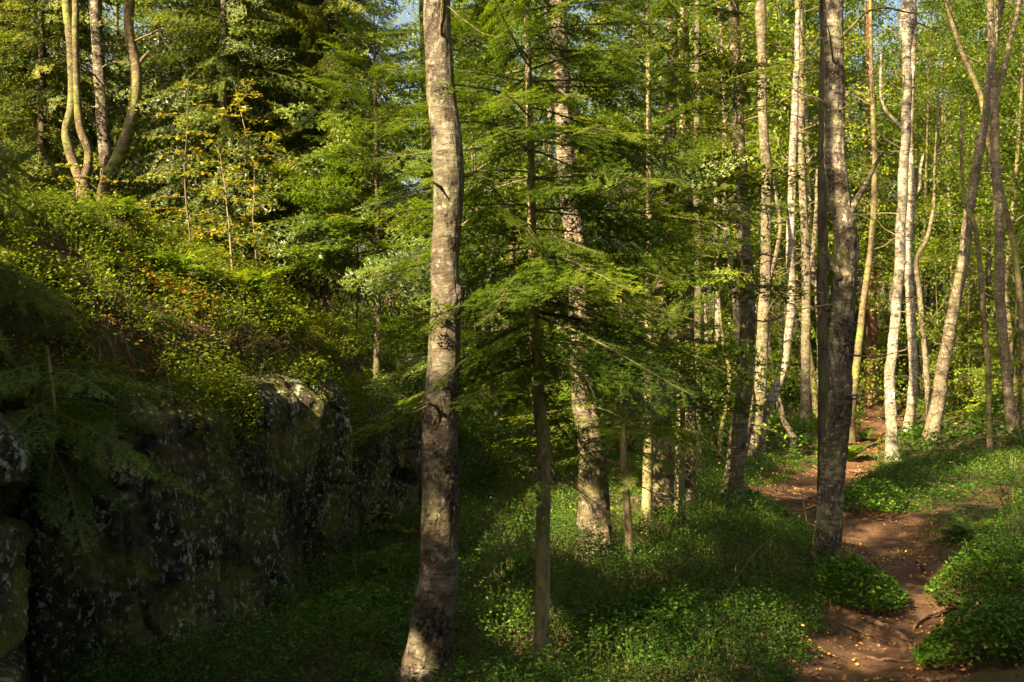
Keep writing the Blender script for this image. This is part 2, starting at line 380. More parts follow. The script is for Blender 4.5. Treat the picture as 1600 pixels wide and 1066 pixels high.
# ------------------------------------------------------------------ rock faces
def rock(label, pts, top, thick, seed, nz=150):
    pts = np.asarray(pts, float)                     # front line (x, y) from near to far
    d = unit(pts[-1]-pts[0]); nrm = np.array([-d[1], d[0]])           # into the hill
    back = pts[::-1]+nrm*thick
    loop = np.concatenate([pts, back, pts[:1]])
    c = catmull(np.concatenate([loop[:, :2], np.zeros((len(loop), 1))], 1), 420)[:-1, :2]
    for _ in range(3): c = (np.roll(c, 1, 0)+c*2+np.roll(c, -1, 0))/4
    tan = unit(np.roll(c, -1, 0)-np.roll(c, 1, 0)); out = np.stack([tan[:, 1], -tan[:, 0]], 1)
    z0 = -.35; zs = np.linspace(z0, top, nz)
    C = np.repeat(c[None], nz, 0); Z = zs[:, None]+np.zeros(len(c))
    X, Y = C[..., 0], C[..., 1]
    disp = .15*fbm(X*1.1, Y*1.1, Z*.55, s=seed, o=4)+.055*fbm(X*4.5, Y*4.5, Z*1.2, s=seed+1, o=4)+.016*fbm(X*16, Y*16, Z*9, s=seed+2, o=3)
    led = vnoise(Z*2.2, X*.9, Y*.9, s=seed+3)
    disp += .022*np.sign(led)*np.abs(led)**.5+.05*fbm(X*5, Y*5, Z*.45, s=seed+23, o=4)+.012*fbm(X*40, Y*40, Z*30, s=seed+25, o=2)
    for cf, cw, cdp in ((.9, .05, .16), (2.7, .04, .05)):
        crack = np.abs(vnoise(X*cf+Z*.25+.25*fbm(Z*1.6, X, s=seed+13, o=3), Y*cf, s=seed+6+int(cf))); disp -= cdp*sst(cw, 0, crack)
    bed = np.abs(vnoise(X*.9, Y*.9, Z*2.2+.4*X, s=seed+15)); disp -= .07*sst(.05, 0, bed)*sst(.35, .7, vnoise(X*1.3, Y*1.3, Z*1.1, s=seed+19))
    disp -= .13*sst(top-.22, top, Z)**2
    disp += .10*sst(.35, z0, Z)
    V = np.stack([X+out[None, :, 0]*disp, Y+out[None, :, 1]*disp, Z+.03*fbm(X*3, Y*3, s=seed+9, o=2)*sst(top-.5, top, Z)], -1)
    m = len(c); rings = [V.reshape(-1, 3)]
    last = V[-1]; cen = last.mean(0); R = 10
    for r in range(1, R+1):
        q = last+(cen-last)*(r/(R+.0)) if r < R else np.repeat(cen[None], m, 0)+(last-cen)*.01
        q = q.copy(); q[:, 2] = last[:, 2]+.05*sst(0, .3, r/R)+.03*fbm(q[:, 0]*3, q[:, 1]*3, s=seed+11, o=2); rings.append(q)
    V = np.concatenate(rings); n = nz+R
    i = np.arange(n-1)[:, None]*m+np.arange(m)[None, :]; j = np.arange(n-1)[:, None]*m+(np.arange(m)[None, :]+1) % m
    F = np.stack([i, j, j+m, i+m], -1).reshape(-1, 4)
    o0 = np.array([pts[:, 0].mean(), pts[:, 1].mean(), 0])
    o = link("rock_face", new_mesh("rock_face", V-o0, [F], M['rock'], True), None, o0)
    tag(o, label, "rock", "sandstone rock faces")
rock("dark sandstone pillar cut off by the left edge of the photo", [(-2.75, 2.2), (-2.32, 3.1), (-2.16, 3.9), (-2.17, 4.55)], 1.60, 1.1, 31)
rock("broad dark rock wall with pale lichen flecks under the bilberry bank", [(-2.44, 5.15), (-2.12, 5.5), (-1.86, 6.0), (-1.62, 6.5), (-1.44, 7.1), (-1.34, 7.7)], 1.60, 1.15, 57)
rock("small far block of rock between the broad rock wall and the big birch", [(-1.50, 8.55), (-1.28, 9.0), (-1.13, 9.6), (-1.0, 10.2)], 1.30, 1.1, 83)

# ------------------------------------------------------------------ needles and leaves
def rot_rows(V, Q):                                   # V (n,k,3) by Q (n,3,3)
    return np.einsum('nij,nkj->nki', Q, V)
def rz(a):
    c, s_ = np.cos(a), np.sin(a); return np.array([[c, -s_, 0], [s_, c, 0], [0, 0, 1]])
def ry(a):
    c, s_ = np.cos(a), np.sin(a); return np.array([[c, 0, s_], [0, 1, 0], [-s_, 0, c]])
def rx(a):
    c, s_ = np.cos(a), np.sin(a); return np.array([[1, 0, 0], [0, c, -s_], [0, s_, c]])

def conifer_branch(seed, lod, droop=0.0, ang=52, style='fir'):
    """unit-length branch along +x; returns needles (n,3,3), wood (quads V,F), thin twig tris"""
    r = np.random.default_rng(seed)
    step1 = {0: .055, 1: .075, 2: .11}[lod]; step2 = {0: .055, 1: .085, 2: .16}[lod]
    spc = {0: .0042, 1: .0095, 2: .020}[lod]; nl = {0: .024, 1: .034, 2: .055}[lod]; nw = {0: .0060, 1: .016, 2: .040}[lod]
    bend = r.uniform(-.06, .06)
    def main(t):
        t = np.asarray(t, float)
        return np.stack([t*.98, bend*t*t, .04*np.sin(t*3)-droop*t**1.6+.10*t**3], -1)
    ts = np.linspace(0, 1, 9); S = []; L1 = []
    mp = main(ts); S += [(mp[k], mp[k+1]) for k in range(2, 8)]
    t = .16
    while t < .985:
        for side in (-1, 1):
            if r.random() < .07: continue
            tj = t+r.uniform(-.02, .02); l = (.40*max(1-tj, 0)**.85+.05)*r.uniform(.75, 1.15)
            if tj < .35: l *= .55+.45*(tj/.35)
            a = math.radians(ang+r.uniform(-8, 8))*side
            p0 = main(tj); fw = unit(main(tj+.01)-p0)
            d = unit(np.array([fw[0]*math.cos(a)-fw[1]*math.sin(a), fw[0]*math.sin(a)+fw[1]*math.cos(a), fw[2]+r.uniform(-.25, .15)-(droop*.8 if style == 'fir' else .28+droop)]))
            npt = 4; pp = [p0]
            for q in range(npt):
                dq = unit(d+np.array([.10*q, 0, (.06 if style == 'spruce' else .0)*q])); pp.append(pp[-1]+dq*l/npt)
            L1.append(np.array(pp)); S += list(zip(pp[:-1], pp[1:]))
            s_ = .05+step2*.6
            while s_ < l-.02:
                f = s_/l*npt; k = min(int(f), npt-1); q0 = pp[k]+(pp[k+1]-pp[k])*(f-k); dd = unit(pp[k+1]-pp[k])
                for sd2 in (-1, 1):
                    if r.random() < .12: continue
                    l2 = (.38*(l-s_)+.025)*r.uniform(.7, 1.2); a2 = math.radians(48)*sd2
                    d2 = unit(np.array([dd[0]*math.cos(a2)-dd[1]*math.sin(a2), dd[0]*math.sin(a2)+dd[1]*math.cos(a2), dd[2]-(.08 if style == 'fir' else .35)+r.uniform(-.25, .2)]))
                    S.append((q0, q0+d2*l2))
                s_ += step2
        t += step1
    A = np.array([s_[0] for s_ in S]); B = np.array([s_[1] for s_ in S])
    ln = np.linalg.norm(B-A, axis=1); cnt = np.maximum((ln/spc).astype(int), 1)
    idx = np.repeat(np.arange(len(A)), cnt); f = r.random(len(idx))
    p = A[idx]+(B-A)[idx]*f[:, None]; d = unit((B-A)[idx])
    up = np.array([0, 0, 1.]); sd_ = unit(np.cross(d, up)); side = np.where(r.random(len(idx)) < .5, -1, 1)[:, None]
    if style == 'fir': lift = r.uniform(-.15, .55, len(idx))[:, None]
    else: lift = r.uniform(-.7, 1.0, len(idx))[:, None]
    nd = unit(sd_*side+d*r.uniform(.35, .8, len(idx))[:, None]+lift*up)
    L = nl*r.uniform(.7, 1.2, len(idx))[:, None]
    wv = d*nw*.5
    tri = np.stack([p-wv, p+wv, p+nd*L], 1)
    mb = MB()
    mb.tube(mp, np.linspace(.0065, .0018, 9), 4)
    for pp in L1: mb.tube(pp, np.linspace(.0018, .0008, 5), 3)
    tw = MB()
    for a, b in S[6:]:
        if r.random() < .5: tw.tube(np.stack([a, (a+b)/2+r.normal(0, .01, 3), b+np.array([0, 0, -.02])]), np.array([.0022, .0016, .001]), 3)
    return dict(nd=tri.astype(np.float32), wV=np.concatenate(mb.V), wF=np.concatenate(mb.F[4]),
                tV=np.concatenate(tw.V), tF=np.concatenate(tw.F[4]))
BR = {}
def br(style, lod, k, droop):
    key = (style, lod, k, droop)
    if key not in BR: BR[key] = conifer_branch(100+k*7+lod, lod, droop, 50 if style == 'fir' else 58, style)
    return BR[key]

def conifer_parts(seed, H, z0, rmax, style='fir', lod=1, whorl=.28, per=5, bare0=None, pitch=.12, axis_fn=None, dead_len=.6, power=.8, droop=.12, patchy=0.0, side=None):
    """returns needles tris, wood MB, dead MB : branches from z0 to H round an axis (default vertical)"""
    r = np.random.default_rng(seed); nd = []; rn = []; wood = MB(); dead = MB()
    ax = axis_fn or (lambda z: np.array([0, 0, z]))
    z = z0 if bare0 is None else bare0
    while z < H-.08:
        f = max(0, (H-z)/(H-z0)); f = min(f, 1)
        for b in range(per):
            zz = z+r.uniform(-.45, .45)*whorl; 
            if zz > H-.05: continue
            L = rmax*(f**power)*r.uniform(.72, 1.12)+.10
            isdead = zz < z0
            if isdead:
                L = rmax*dead_len*r.uniform(.3, 1.2)
                if r.random() < (.35 if whorl > .15 else .55): continue
            a = b*2*math.pi/per+z*2.4+r.uniform(-.35, .35)
            if side is not None and isdead is False and r.random() < side[1] and math.cos(a-side[0]) < 0: continue
            pt = pitch+.5*(1-f)-(r.uniform(-.1, .5) if isdead else 0)+r.uniform(-.12, .12)
            Q = rz(a) @ ry(-pt) @ rx(r.normal(0, .42))
            T = br(style, lod, int(r.integers(0, 4)), droop)
            p0 = ax(min(max(zz, 0), H))
            if isdead:
                dead.add((T['tV']*L) @ Q.T+p0, T['tF']); dead.add((T['wV']*L) @ Q.T+p0, T['wF'])
                if r.random() < patchy:
                    t = T['nd'][r.random(len(T['nd'])) < .5]; t = (t*L) @ Q.T+p0; nd.append(t); rn.append(np.clip(r.random(len(t))*.4+.3, 0, 1))
            else:
                wood.add((T['wV']*L) @ Q.T+p0, T['wF'])
                t = (T['nd']*L) @ Q.T+p0
                tip = np.clip(np.linalg.norm((T['nd'][:, 2]-np.array([.45, 0, 0])), axis=1), 0, .6)/.6
                nd.append(t); rn.append(np.clip(.15+.55*tip*r.uniform(.6, 1)+.35*(r.random()-.3)+.15*r.normal(0, 1, len(t)), 0, 1))
        z += whorl*r.uniform(.8, 1.2)
    return (np.concatenate(nd) if nd else None), (np.concatenate(rn) if rn else None), wood, dead

def leaf_quads(p, size, r, droop=.4, width=.62, flat=None):
    """rhombic leaf quads, each hung at p"""
    n = len(p); a = r.uniform(0, 2*np.pi, n)
    if flat is None: el = r.normal(-droop, .5, n)
    else: el = r.normal(flat, .35, n)
    d = np.stack([np.cos(a)*np.cos(el), np.sin(a)*np.cos(el), np.sin(el)], 1)
    up = unit(np.stack([r.normal(0, .75, n), r.normal(0, .75, n), np.ones(n)], 1))
    s_ = unit(np.cross(d, up)); L = (size*r.uniform(.65, 1.25, n))[:, None]
    nrm = np.cross(s_, d)
    c = p+d*L*.42
    return np.stack([p, c+s_*L*width*.5+nrm*L*.07, p+d*L, c-s_*L*width*.5+nrm*L*.07], 1)

def birch_crown(seed, H=7.0, R=2.2, nleaf=12000, leaf=.055, limbs=22, sc_=.15, start=0.0, r0=.06, trunk=True):
    r = np.random.default_rng(seed); wood = MB(); P_ = []; W_ = []
    if trunk:
        ax = np.stack([.15*np.sin(np.linspace(0, 4, 9)+seed)*np.linspace(0, 1, 9), .15*np.cos(np.linspace(0, 3, 9)+seed)*np.linspace(0, 1, 9)-0, np.linspace(0, H*.96, 9)], 1); ax[:, :2] -= ax[0, :2]
        wood.tube(ax, np.linspace(r0, .008, 9), 7)
    else: ax = np.stack([np.zeros(9), np.zeros(9), np.linspace(0, H, 9)], 1)
    for k in range(limbs):
        f = start+(1-start)*(k+.5)/limbs; z = f*H*.93; p0 = np.array([np.interp(z, ax[:, 2], ax[:, 0]), np.interp(z, ax[:, 2], ax[:, 1]), z])
        a = k*2.4+r.uniform(-.5, .5); L = R*(1-.75*f)*r.uniform(.65, 1.2)+.25
        e0 = r.uniform(.45, .95); n = 7; pts = [p0]; e = e0
        for q in range(n):
            d = np.array([math.cos(a)*math.cos(e), math.sin(a)*math.cos(e), math.sin(e)]); pts.append(pts[-1]+d*L/n)
            e -= .18*r.uniform(.5, 1.5); a += r.normal(0, .12)
        pts = np.array(pts); rb = .26*r0*(1-.6*f)+.004
        wood.tube(pts, np.linspace(rb, .003, n+1), 5)
        for tq in range(int(6+4*L)):
            g = r.uniform(.25, 1); j = min(int(g*n), n-1); b0 = pts[j]+(pts[j+1]-pts[j])*(g*n-j)
            a2 = a+r.uniform(-1.5, 1.5); e2 = r.uniform(-.3, .6); l2 = L*.38*r.uniform(.5, 1.1)*(1.15-g*.6)+.12; tp = [b0]
            for q in range(4):
                d = np.array([math.cos(a2)*math.cos(e2), math.sin(a2)*math.cos(e2), math.sin(e2)]); tp.append(tp[-1]+d*l2/4); e2 -= .28
            tp = np.array(tp); wood.tube(tp, np.linspace(.0045, .0015, 5), 3)
            nn_ = r.integers(6, 12)
            for q in range(nn_):
                h = r.uniform(.2, 1)*4; j2 = min(int(h), 3); P_.append(tp[j2]+(tp[j2+1]-tp[j2])*(h-j2)); W_.append(l2)
    P_ = np.array(P_); k = r.choice(len(P_), nleaf)
    p = P_[k]+r.normal(0, 1, (nleaf, 3))*sc_*np.array([1, 1, .8])*r.random((nleaf, 1))**.5
    clump = r.random(len(P_))[k]
    rnd = np.clip(.6*r.random(nleaf)+.35*clump, 0, 1)
    return leaf_quads(p, leaf, r), rnd, wood

def G(px, py):
    Y = CAMZ*FPX/max(py-533, 5)
    for _ in range(30):
        z = float(ground((px-800)/FPX*Y, Y)); Y = .5*Y+.5*(CAMZ-z)*FPX/max(py-533, 5)
    return np.array([(px-800)/FPX*Y, Y, z])

# lit places: gaps cut into the tree crowns let the sun through to these spots  (px, py, distance, radius)
LIT = [(1335, 740, 13.6, .35), (1250, 770, 12.6, .30), (1345, 715, 15.9, .5), (1360, 690, 18.5, .6), (1270, 830, 10.2, .24), (1340, 850, 9.6, .26), (1300, 838, 9.9, .18), (1450, 930, 7.5, .20), (1395, 870, 8.9, .12),
       (740, 700, 14.5, .8), (745, 640, 15, .9), (932, 850, 8.2, .22), (915, 650, 8.3, .30), (1060, 890, 8.2, .32), (1120, 540, 16, 1.0), (1090, 740, 10.3, .35),
       (1120, 790, 10.8, .5), (690, 50, 5.0, .24), (692, 150, 5.0, .16), (697, 260, 5.0, .20), (700, 330, 5, .1), (672, 1040, 5, .05),
       (885, 285, 8.3, .35), (850, 100, 5.6, .5), (820, 250, 5.6, .4), (930, 200, 6, .45), (1000, 420, 6.2, .5), (1060, 440, 7, .4), (900, 400, 5.6, .35), (845, 760, 5.6, .12), (770, 100, 5.6, .4),
       (250, 430, 8.0, .9), (420, 480, 7.5, .8), (120, 420, 8.5, .6), (520, 520, 7.3, .6), (330, 400, 9, .9), (620, 620, 8.3, .35), (470, 430, 8.5, .8), (230, 540, 6.0, .35), (600, 500, 8, .4),
       (1395, 640, 16, .5), (1395, 500, 16, .8), (1420, 580, 20, .8), (1150, 650, 11.5, .4), (1160, 330, 11.5, .6), (1190, 640, 16, .7), (1240, 380, 15, .8), (690, 850, 9.6, .2),
       (1320, 470, 8.2, .14), (1300, 810, 8.2, .10), (540, 960, 6.8, .16), (300, 1055, 5.6, .10), (1300, 560, 30, 3), (1480, 640, 20, 1.2), (620, 780, 10, .25), (400, 300, 10, 1.2), (280, 330, 10, 1.0), (180, 300, 10.5, .8), (1500, 900, 8, .18), (1380, 790, 11, .3)]
LIT += [(a, b, c, d) for a, b, c, d in [(1165, 560, 11.6, .25), (1165, 450, 11.6, .25), (1150, 720, 11.6, .2), (1160, 250, 11.6, .3), (300, 460, 7.4, .9), (200, 430, 8, .8), (450, 500, 7.3, .7), (100, 450, 8, .7), (540, 560, 7.2, .3), (915, 560, 8.35, .2), (1305, 330, 8.1, .12), (1300, 200, 8.1, .15), (735, 690, 12, .5), (770, 620, 12, .5), (845, 860, 5.6, .13), (845, 960, 5.6, .10), (848, 680, 5.6, .12), (760, 630, 12, .5), (630, 625, 9.3, .45), (745, 690, 15.5, .8), (730, 720, 12.5, .5), (700, 660, 12, .5), (1150, 600, 11.5, .25), (1080, 700, 10.5, .2), (1155, 690, 11.6, .25), (688, 100, 5, .25), (690, 200, 5, .2), (686, 20, 5, .3), (880, 230, 8.3, .4), (890, 320, 8.3, .3), (930, 830, 8.2, .25), (945, 870, 8, .25), (1240, 330, 15.9, .5), (1240, 430, 15.9, .5), (1393, 680, 15.9, .4), (1400, 580, 15.9, .4), (1425, 560, 20, .8), (1300, 770, 12.2, .35), (1230, 810, 11.0, .25), (1350, 735, 14.2, .3), (1360, 865, 9.2, .2), (1130, 800, 10.6, .5), (1000, 400, 5.8, .5), (850, 330, 5.5, .4), (1080, 420, 6.5, .4),
       (330, 60, 11, .6), (420, 160, 11, .6), (560, 60, 12, .8), (60, 60, 11, .5), (210, 130, 10.2, .35), (200, 250, 10.2, .3), (340, 230, 9.8, .8), (520, 180, 12, .6), (620, 300, 14, .9), (480, 340, 9, .6), (60, 480, 7.5, .5), (180, 480, 7.2, .5), (330, 520, 6.9, .5), (430, 540, 7.0, .5), (350, 450, 8, .8), (540, 460, 8.4, .6), (640, 480, 9, .5),
       (720, 60, 5.6, .35), (800, 60, 5.3, .35), (900, 60, 5.6, .4), (960, 130, 5.8, .4), (780, 180, 5.3, .35), (880, 150, 5.3, .35), (940, 300, 5.8, .45), (1010, 350, 6, .45), (960, 480, 5.6, .3), (880, 480, 5.4, .3), (800, 440, 5.6, .25), (1060, 60, 9, .8), (1130, 180, 9.5, .6), (980, 560, 6.5, .3), (1050, 560, 8, .4),
       (1240, 300, 20, 2.2), (1350, 200, 22, 2.5), (1450, 300, 24, 2.5), (1550, 150, 22, 2.5), (1500, 480, 24, 2.0), (1160, 400, 22, 2), (1410, 300, 18, 1), (1190, 250, 15.6, .8), (1300, 700, 14, .5), (760, 900, 8.2, .12), (1250, 690, 16, .6), (1480, 740, 13, .4), (1560, 800, 10, .3), (860, 1000, 6, .12)]]
LIT = [(a, b, G(a, b)[1] if (b > 690 and a > 700 and not 1380 < a < 1410) else c, d) for a, b, c, d in LIT]
LITP = np.array([P(a, b, c) for a, b, c, d in LIT]); LITR = np.array([d*1.3+.04 for a, b, c, d in LIT])
def let_light(T, r_, near=.6):
    c = T.mean(1); keep = np.ones(len(T), bool); jit = 1+.35*fbm(c[:, 0]*2, c[:, 1]*2, c[:, 2]*2, s=77, o=2)
    for p, q in zip(LITP, LITR):
        v = c-p; t = v @ SUN; dd = np.linalg.norm(v-t[:, None]*SUN, axis=1)
        keep &= ~((t > near) & (dd < q*jit))
    return (T[keep], r_[keep])

# ------------------------------------------------------------------ trunks
def trunk_mesh(name, pts, rad, mat, sides=20, per_m=14, scars=(), seed=0, rough=.035, flare=.5, fine=0.0):
    """pts (n,3) base first, rad per point. scars: (height, azimuth, size, depth)"""
    pts = np.asarray(pts, float); L = np.linalg.norm(np.diff(pts, axis=0), axis=1).sum()
    n = max(int(L*per_m), 8)
    c = catmull(np.concatenate([pts, np.asarray(rad)[:, None]], 1), n); R = c[:, 3]; c = c[:, :3]
    h = np.linspace(0, L, n)
    kk_ = np.clip(h/.6, 0, 1)*float(np.mean(R))*.16
    c[:, 0] += kk_*(vnoise(h*2.1, h*0, s=seed+61)+.5*vnoise(h*5, h*0, s=seed+62)); c[:, 1] += kk_*vnoise(h*2.3, h*0, s=seed+63)
    th = np.linspace(0, 2*np.pi, sides, endpoint=False)
    H, TH = np.meshgrid(h, th, indexing='ij'); cx, cy = np.cos(TH), np.sin(TH)
    rd = 1+rough*fbm(cx*1.6+seed, cy*1.6, H*1.5, s=seed, o=3)+rough*.6*fbm(cx*4+seed, cy*4, H*6, s=seed+4, o=3)
    if fine: rd += fine*vnoise(cx*5+seed, cy*5, H*38, s=seed+8)+fine*fbm(cx*14, cy*14+seed, H*14, s=seed+9, o=2)
    rd += flare*(np.exp(-H/.13)*.8+.55*np.exp(-H/.38))*(1+.45*np.sin(TH*5+seed)+.25*np.sin(TH*3+1))
    sc_ = np.zeros_like(H)
    for (hz, az, sz, dp) in scars:
        dth = (TH-az+np.pi) % (2*np.pi)-np.pi
        q = np.sqrt(((H-hz)/sz)**2+(dth*R[:, None]/sz*1.0)**2)+.35*fbm(cx*5, cy*5, H*12, s=seed+int(hz*10), o=3)
        k = sst(1.0, .55, q); sc_ = np.maximum(sc_, k)
        rd += dp*k*(.7+.6*fbm(cx*12, cy*12, H*40, s=seed+3, o=3))
    V, F = tube(c, R, sides, radial=rd)
    top = np.arange(sides)[::-1]+len(V)-sides
    return new_mesh(name, V, [F, top[None, :]], mat, True, attrs={"scar": sc_.ravel()})
def stub(mb, p0, d, L, r0, bend=.2, seed=0, sides=6, n=7, r1=None):
    r = np.random.default_rng(seed); p = [np.asarray(p0, float)]; d = unit(np.asarray(d, float))
    for q in range(n):
        d = unit(d+r.normal(0, bend, 3)*.5+np.array([0, 0, bend*.15])); p.append(p[-1]+d*L/n)
    mb.tube(np.array(p), np.linspace(r0, r1 or r0*.3, n+1), sides)
    return np.array(p)

CROWNS = {}
def crown_mesh(k):
    if k not in CROWNS:
        if k < 6:
            T, rn, wd = birch_crown(200+k, 7.0+.4*(k % 3), 2.2+.2*(k % 2), 20000, .062, 28, .20)
        else:
            T, rn, wd = birch_crown(200+k, 6.5, 2.3, 7000, .085, 20, .2)
        CROWNS[k] = (T, rn, wd.mesh("branches", M['spruce_bark']))
    return CROWNS[k]

def photo_tree(name, label, cat, line, mat, Y, top=9.0, crown=None, cz=None, cs=1.0, foot_drop=.12, sides=18, per_m=14, scars=(), seed=0, rough=.035, fine=0.0,
               group=None, dy=0.0, extra=None, flare=.26, forks=(), cr=0.0):
    """line: (px, py, width_px) from the foot up, in the upright plane at distance Y"""
    pts = [P(a, b, Y) for a, b, c in line]; rad = [c/2/FPX*Y for a, b, c in line]
    gz = float(ground(pts[0][0], Y))-foot_drop
    base = pts[0].copy(); base[2] = gz
    if pts[0][2] > gz+.06: pts.insert(0, base); rad.insert(0, rad[0]*1.05)
    else: pts[0][2] = gz
    pts = np.array(pts)
    if dy: pts[:, 1] += dy*np.sin((pts[:, 2]-gz)*1.3+seed)*np.clip((pts[:, 2]-gz)/2, 0, 1)
    if top > pts[-1][2]:
        d = unit(pts[-1]-pts[-2]); d[2] = abs(d[2]); d = unit(d*np.array([.4, 1, 1])+np.array([0, 0, .6])); n_ = 3
        l = (top-pts[-1][2])/max(d[2], .3); e = pts[-1]
        ex = [e+d*l*q/n_ for q in range(1, n_+1)]; r_e = [rad[-1]*(1-.33*q) if q < 3 else max(rad[-1]*.12, .006) for q in (1, 2, 3)]
        if crown is not None: r_e = [rad[-1]*(1-.18*q) for q in (1, 2, 3)]
        pts = np.concatenate([pts, ex]); rad = list(rad)+r_e
    t = thing(name, label, cat, base, group)
    scars_ = [(hz-gz, az, s_, dp) for hz, az, s_, dp in scars]
    me = trunk_mesh("trunk", pts-base, rad, mat, sides, per_m, scars_, seed, rough, flare, fine)
    link("trunk", me, t)
    for q, fk in enumerate(forks):
        fp = np.array([P(a, b, Y) for a, b, c in fk])-base; fr = np.array([c/2/FPX*Y for a, b, c in fk])
        link("branch", trunk_mesh("branch", fp, fr, mat, 10, 16, (), seed+q, .03, 0), t)
    tr_ = np.random.default_rng(seed+500); hh = pts[-1][2]-base[2]
    for q in range(int(5+hh*1.2)):
        zz = base[2]+hh*tr_.uniform(.22, 1); c_ = np.array([np.interp(zz, pts[:, 2], pts[:, k]) for k in range(3)])-base; a_ = tr_.uniform(0, 6.28); r0_ = float(np.interp(zz, pts[:, 2], rad))
        tm_ = MB(); l_ = tr_.uniform(.15, 1.1)**1.4*(.5 if zz-base[2] < 2 else 1); e_ = tr_.uniform(-.3, .7)
        pp_ = stub(tm_, c_+np.array([math.cos(a_), math.sin(a_), 0])*r0_*.6, (math.cos(a_), math.sin(a_), e_), l_, min(.012, r0_*.22), .28, int(tr_.integers(1e6)), 5, 7, .0015)
        for w_ in range(3): stub(tm_, pp_[2+w_], (math.cos(a_+tr_.normal(0, 1)), math.sin(a_+tr_.normal(0, 1)), tr_.normal(-.1, .5)), l_*.4, .003, .3, int(tr_.integers(1e6)), 3, 4, .001)
        link("twig", tm_.mesh("twig", M['dead_twig']), t)
    if crown is not None:
        T, rn, b_ = crown_mesh(crown); tip = pts[-1]-np.array([0, 0, .15])
        T, rn = let_light((T*cs) @ rz(seed*1.7+cr).T+tip, rn)
        link("crown", soup_mesh("crown", T-base, M['birch_leaf'], rn), t)
        o = link("branches", b_, t, tip-base); o.scale = (cs, cs, cs); o.rotation_euler = (0, 0, seed*1.7+cr)
    return t, base, pts, rad
# ------------------------------------------------------------------ the trees one can tell apart
FR = -math.pi/2                                       # azimuth that faces the camera
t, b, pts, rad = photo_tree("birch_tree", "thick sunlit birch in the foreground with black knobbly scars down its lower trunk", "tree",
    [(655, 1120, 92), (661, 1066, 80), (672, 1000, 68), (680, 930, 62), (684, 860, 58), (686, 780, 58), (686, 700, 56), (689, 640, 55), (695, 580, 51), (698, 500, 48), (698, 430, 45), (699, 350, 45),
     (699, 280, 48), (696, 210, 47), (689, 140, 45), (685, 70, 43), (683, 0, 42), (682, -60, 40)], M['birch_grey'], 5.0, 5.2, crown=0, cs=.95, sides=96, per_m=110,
    scars=[(1.55, FR-.55, .085, .17), (1.66, FR+.75, .05, .08), (1.27, FR+.75, .11, .10), (1.12, FR+.95, .10, .09), (.55, FR-.15, .13, .09), (.42, FR+.9, .14, .06), (.30, FR-.9, .09, .06), (.12, FR-1.25, .13, .22),
           (2.52, FR+.15, .045, .07), (2.40, FR+.45, .04, .08), (2.12, FR+1.35, .055, .28), (2.95, FR-.9, .04, .05), (3.03, FR+.2, .04, .03), (1.05, FR-.7, .03, .05), (2.70, FR+.5, .025, .03), (3.4, FR-1.3, .03, .05)],
    seed=1, rough=.03, fine=.012, foot_drop=.1, flare=.15)
t, b, pts, rad = photo_tree("birch_tree", "stout dark birch at the bend of the path, with a broken black limb stub", "tree",
    [(1289, 900, 48), (1290, 870, 41), (1295, 810, 38), (1300, 750, 37), (1305, 700, 36), (1309, 640, 35), (1312, 570, 34), (1315, 500, 34), (1319, 440, 34), (1321, 395, 36), (1321, 350, 33), (1315, 320, 32), (1308, 270, 31),
     (1304, 210, 30), (1303, 140, 29), (1303, 70, 28), (1302, 0, 28), (1302, -60, 27)], M['birch_old'], 8.15, 6.2, crown=1, sides=72, per_m=70,
    scars=[(2.0, FR, .12, .03), (1.85, FR+.9, .18, .03), (1.3, FR+1.0, .25, .03), (.2, FR, .12, .05), (3.2, FR-.6, .1, .03), (2.75, FR+.8, .15, .06), (4.1, FR-.3, .1, .02)], seed=4, rough=.06, fine=.05)
mb = MB()
stub(mb, P(1312, 434, 8.08)-b, (-.62, -.12, .72), .36, .034, .12, 3, 7, r1=.020)
link("limb_stub", mb.mesh("limb_stub", M['birch_old']), t)
mb = MB(); stub(mb, P(1320, 345, 8.15)-b, (.55, .05, .75), .62, .034, .2, 8, 7, 10, .012); link("branch", mb.mesh("branch", M['birch_old']), t)
mb = MB(); pts_ = np.array([P(1310, 60, 8.15), P(1325, 48, 8.1), P(1342, 30, 8.1), P(1352, 20, 8), P(1380, 12, 8.0), P(1420, 20, 8.0), P(1470, 18, 8.0)])-b
mb.tube(catmull(pts_, 16), np.linspace(.014, .003, 16), 6); link("branch", mb.mesh("branch", M['spruce_bark']), t)
photo_tree("pine_tree", "smooth dark bare trunk standing close behind the stout dark birch by the path", "tree",
    [(1288, 745, 19), (1287, 650, 17), (1286, 550, 16), (1285, 450, 16), (1285, 350, 15), (1285, 250, 14), (1286, 180, 13), (1287, 60, 12), (1287, 0, 12)], M['spruce_bark'], 11.9, 9, crown=2, seed=6, sides=16, rough=.02)
photo_tree("birch_tree", "tall straight birch with brown ringed bark left of the start of the path's far bend", "tree",
    [(1144, 785, 34), (1146, 740, 29), (1155, 680, 27), (1160, 620, 25), (1165, 550, 24), (1167, 480, 23), (1165, 400, 22), (1160, 320, 20), (1155, 240, 19), (1151, 150, 17), (1149, 70, 16), (1147, 0, 15)], M['birch'], 11.6, 6.4, crown=3,
    scars=[(1.1, FR-.4, .06, .1), (1.5, FR+.2, .06, .08), (2.2, FR+.3, .05, .08), (2.7, FR+.2, .06, .1), (.7, FR+.6, .05, .1)], seed=7, sides=30, per_m=40, fine=.02)
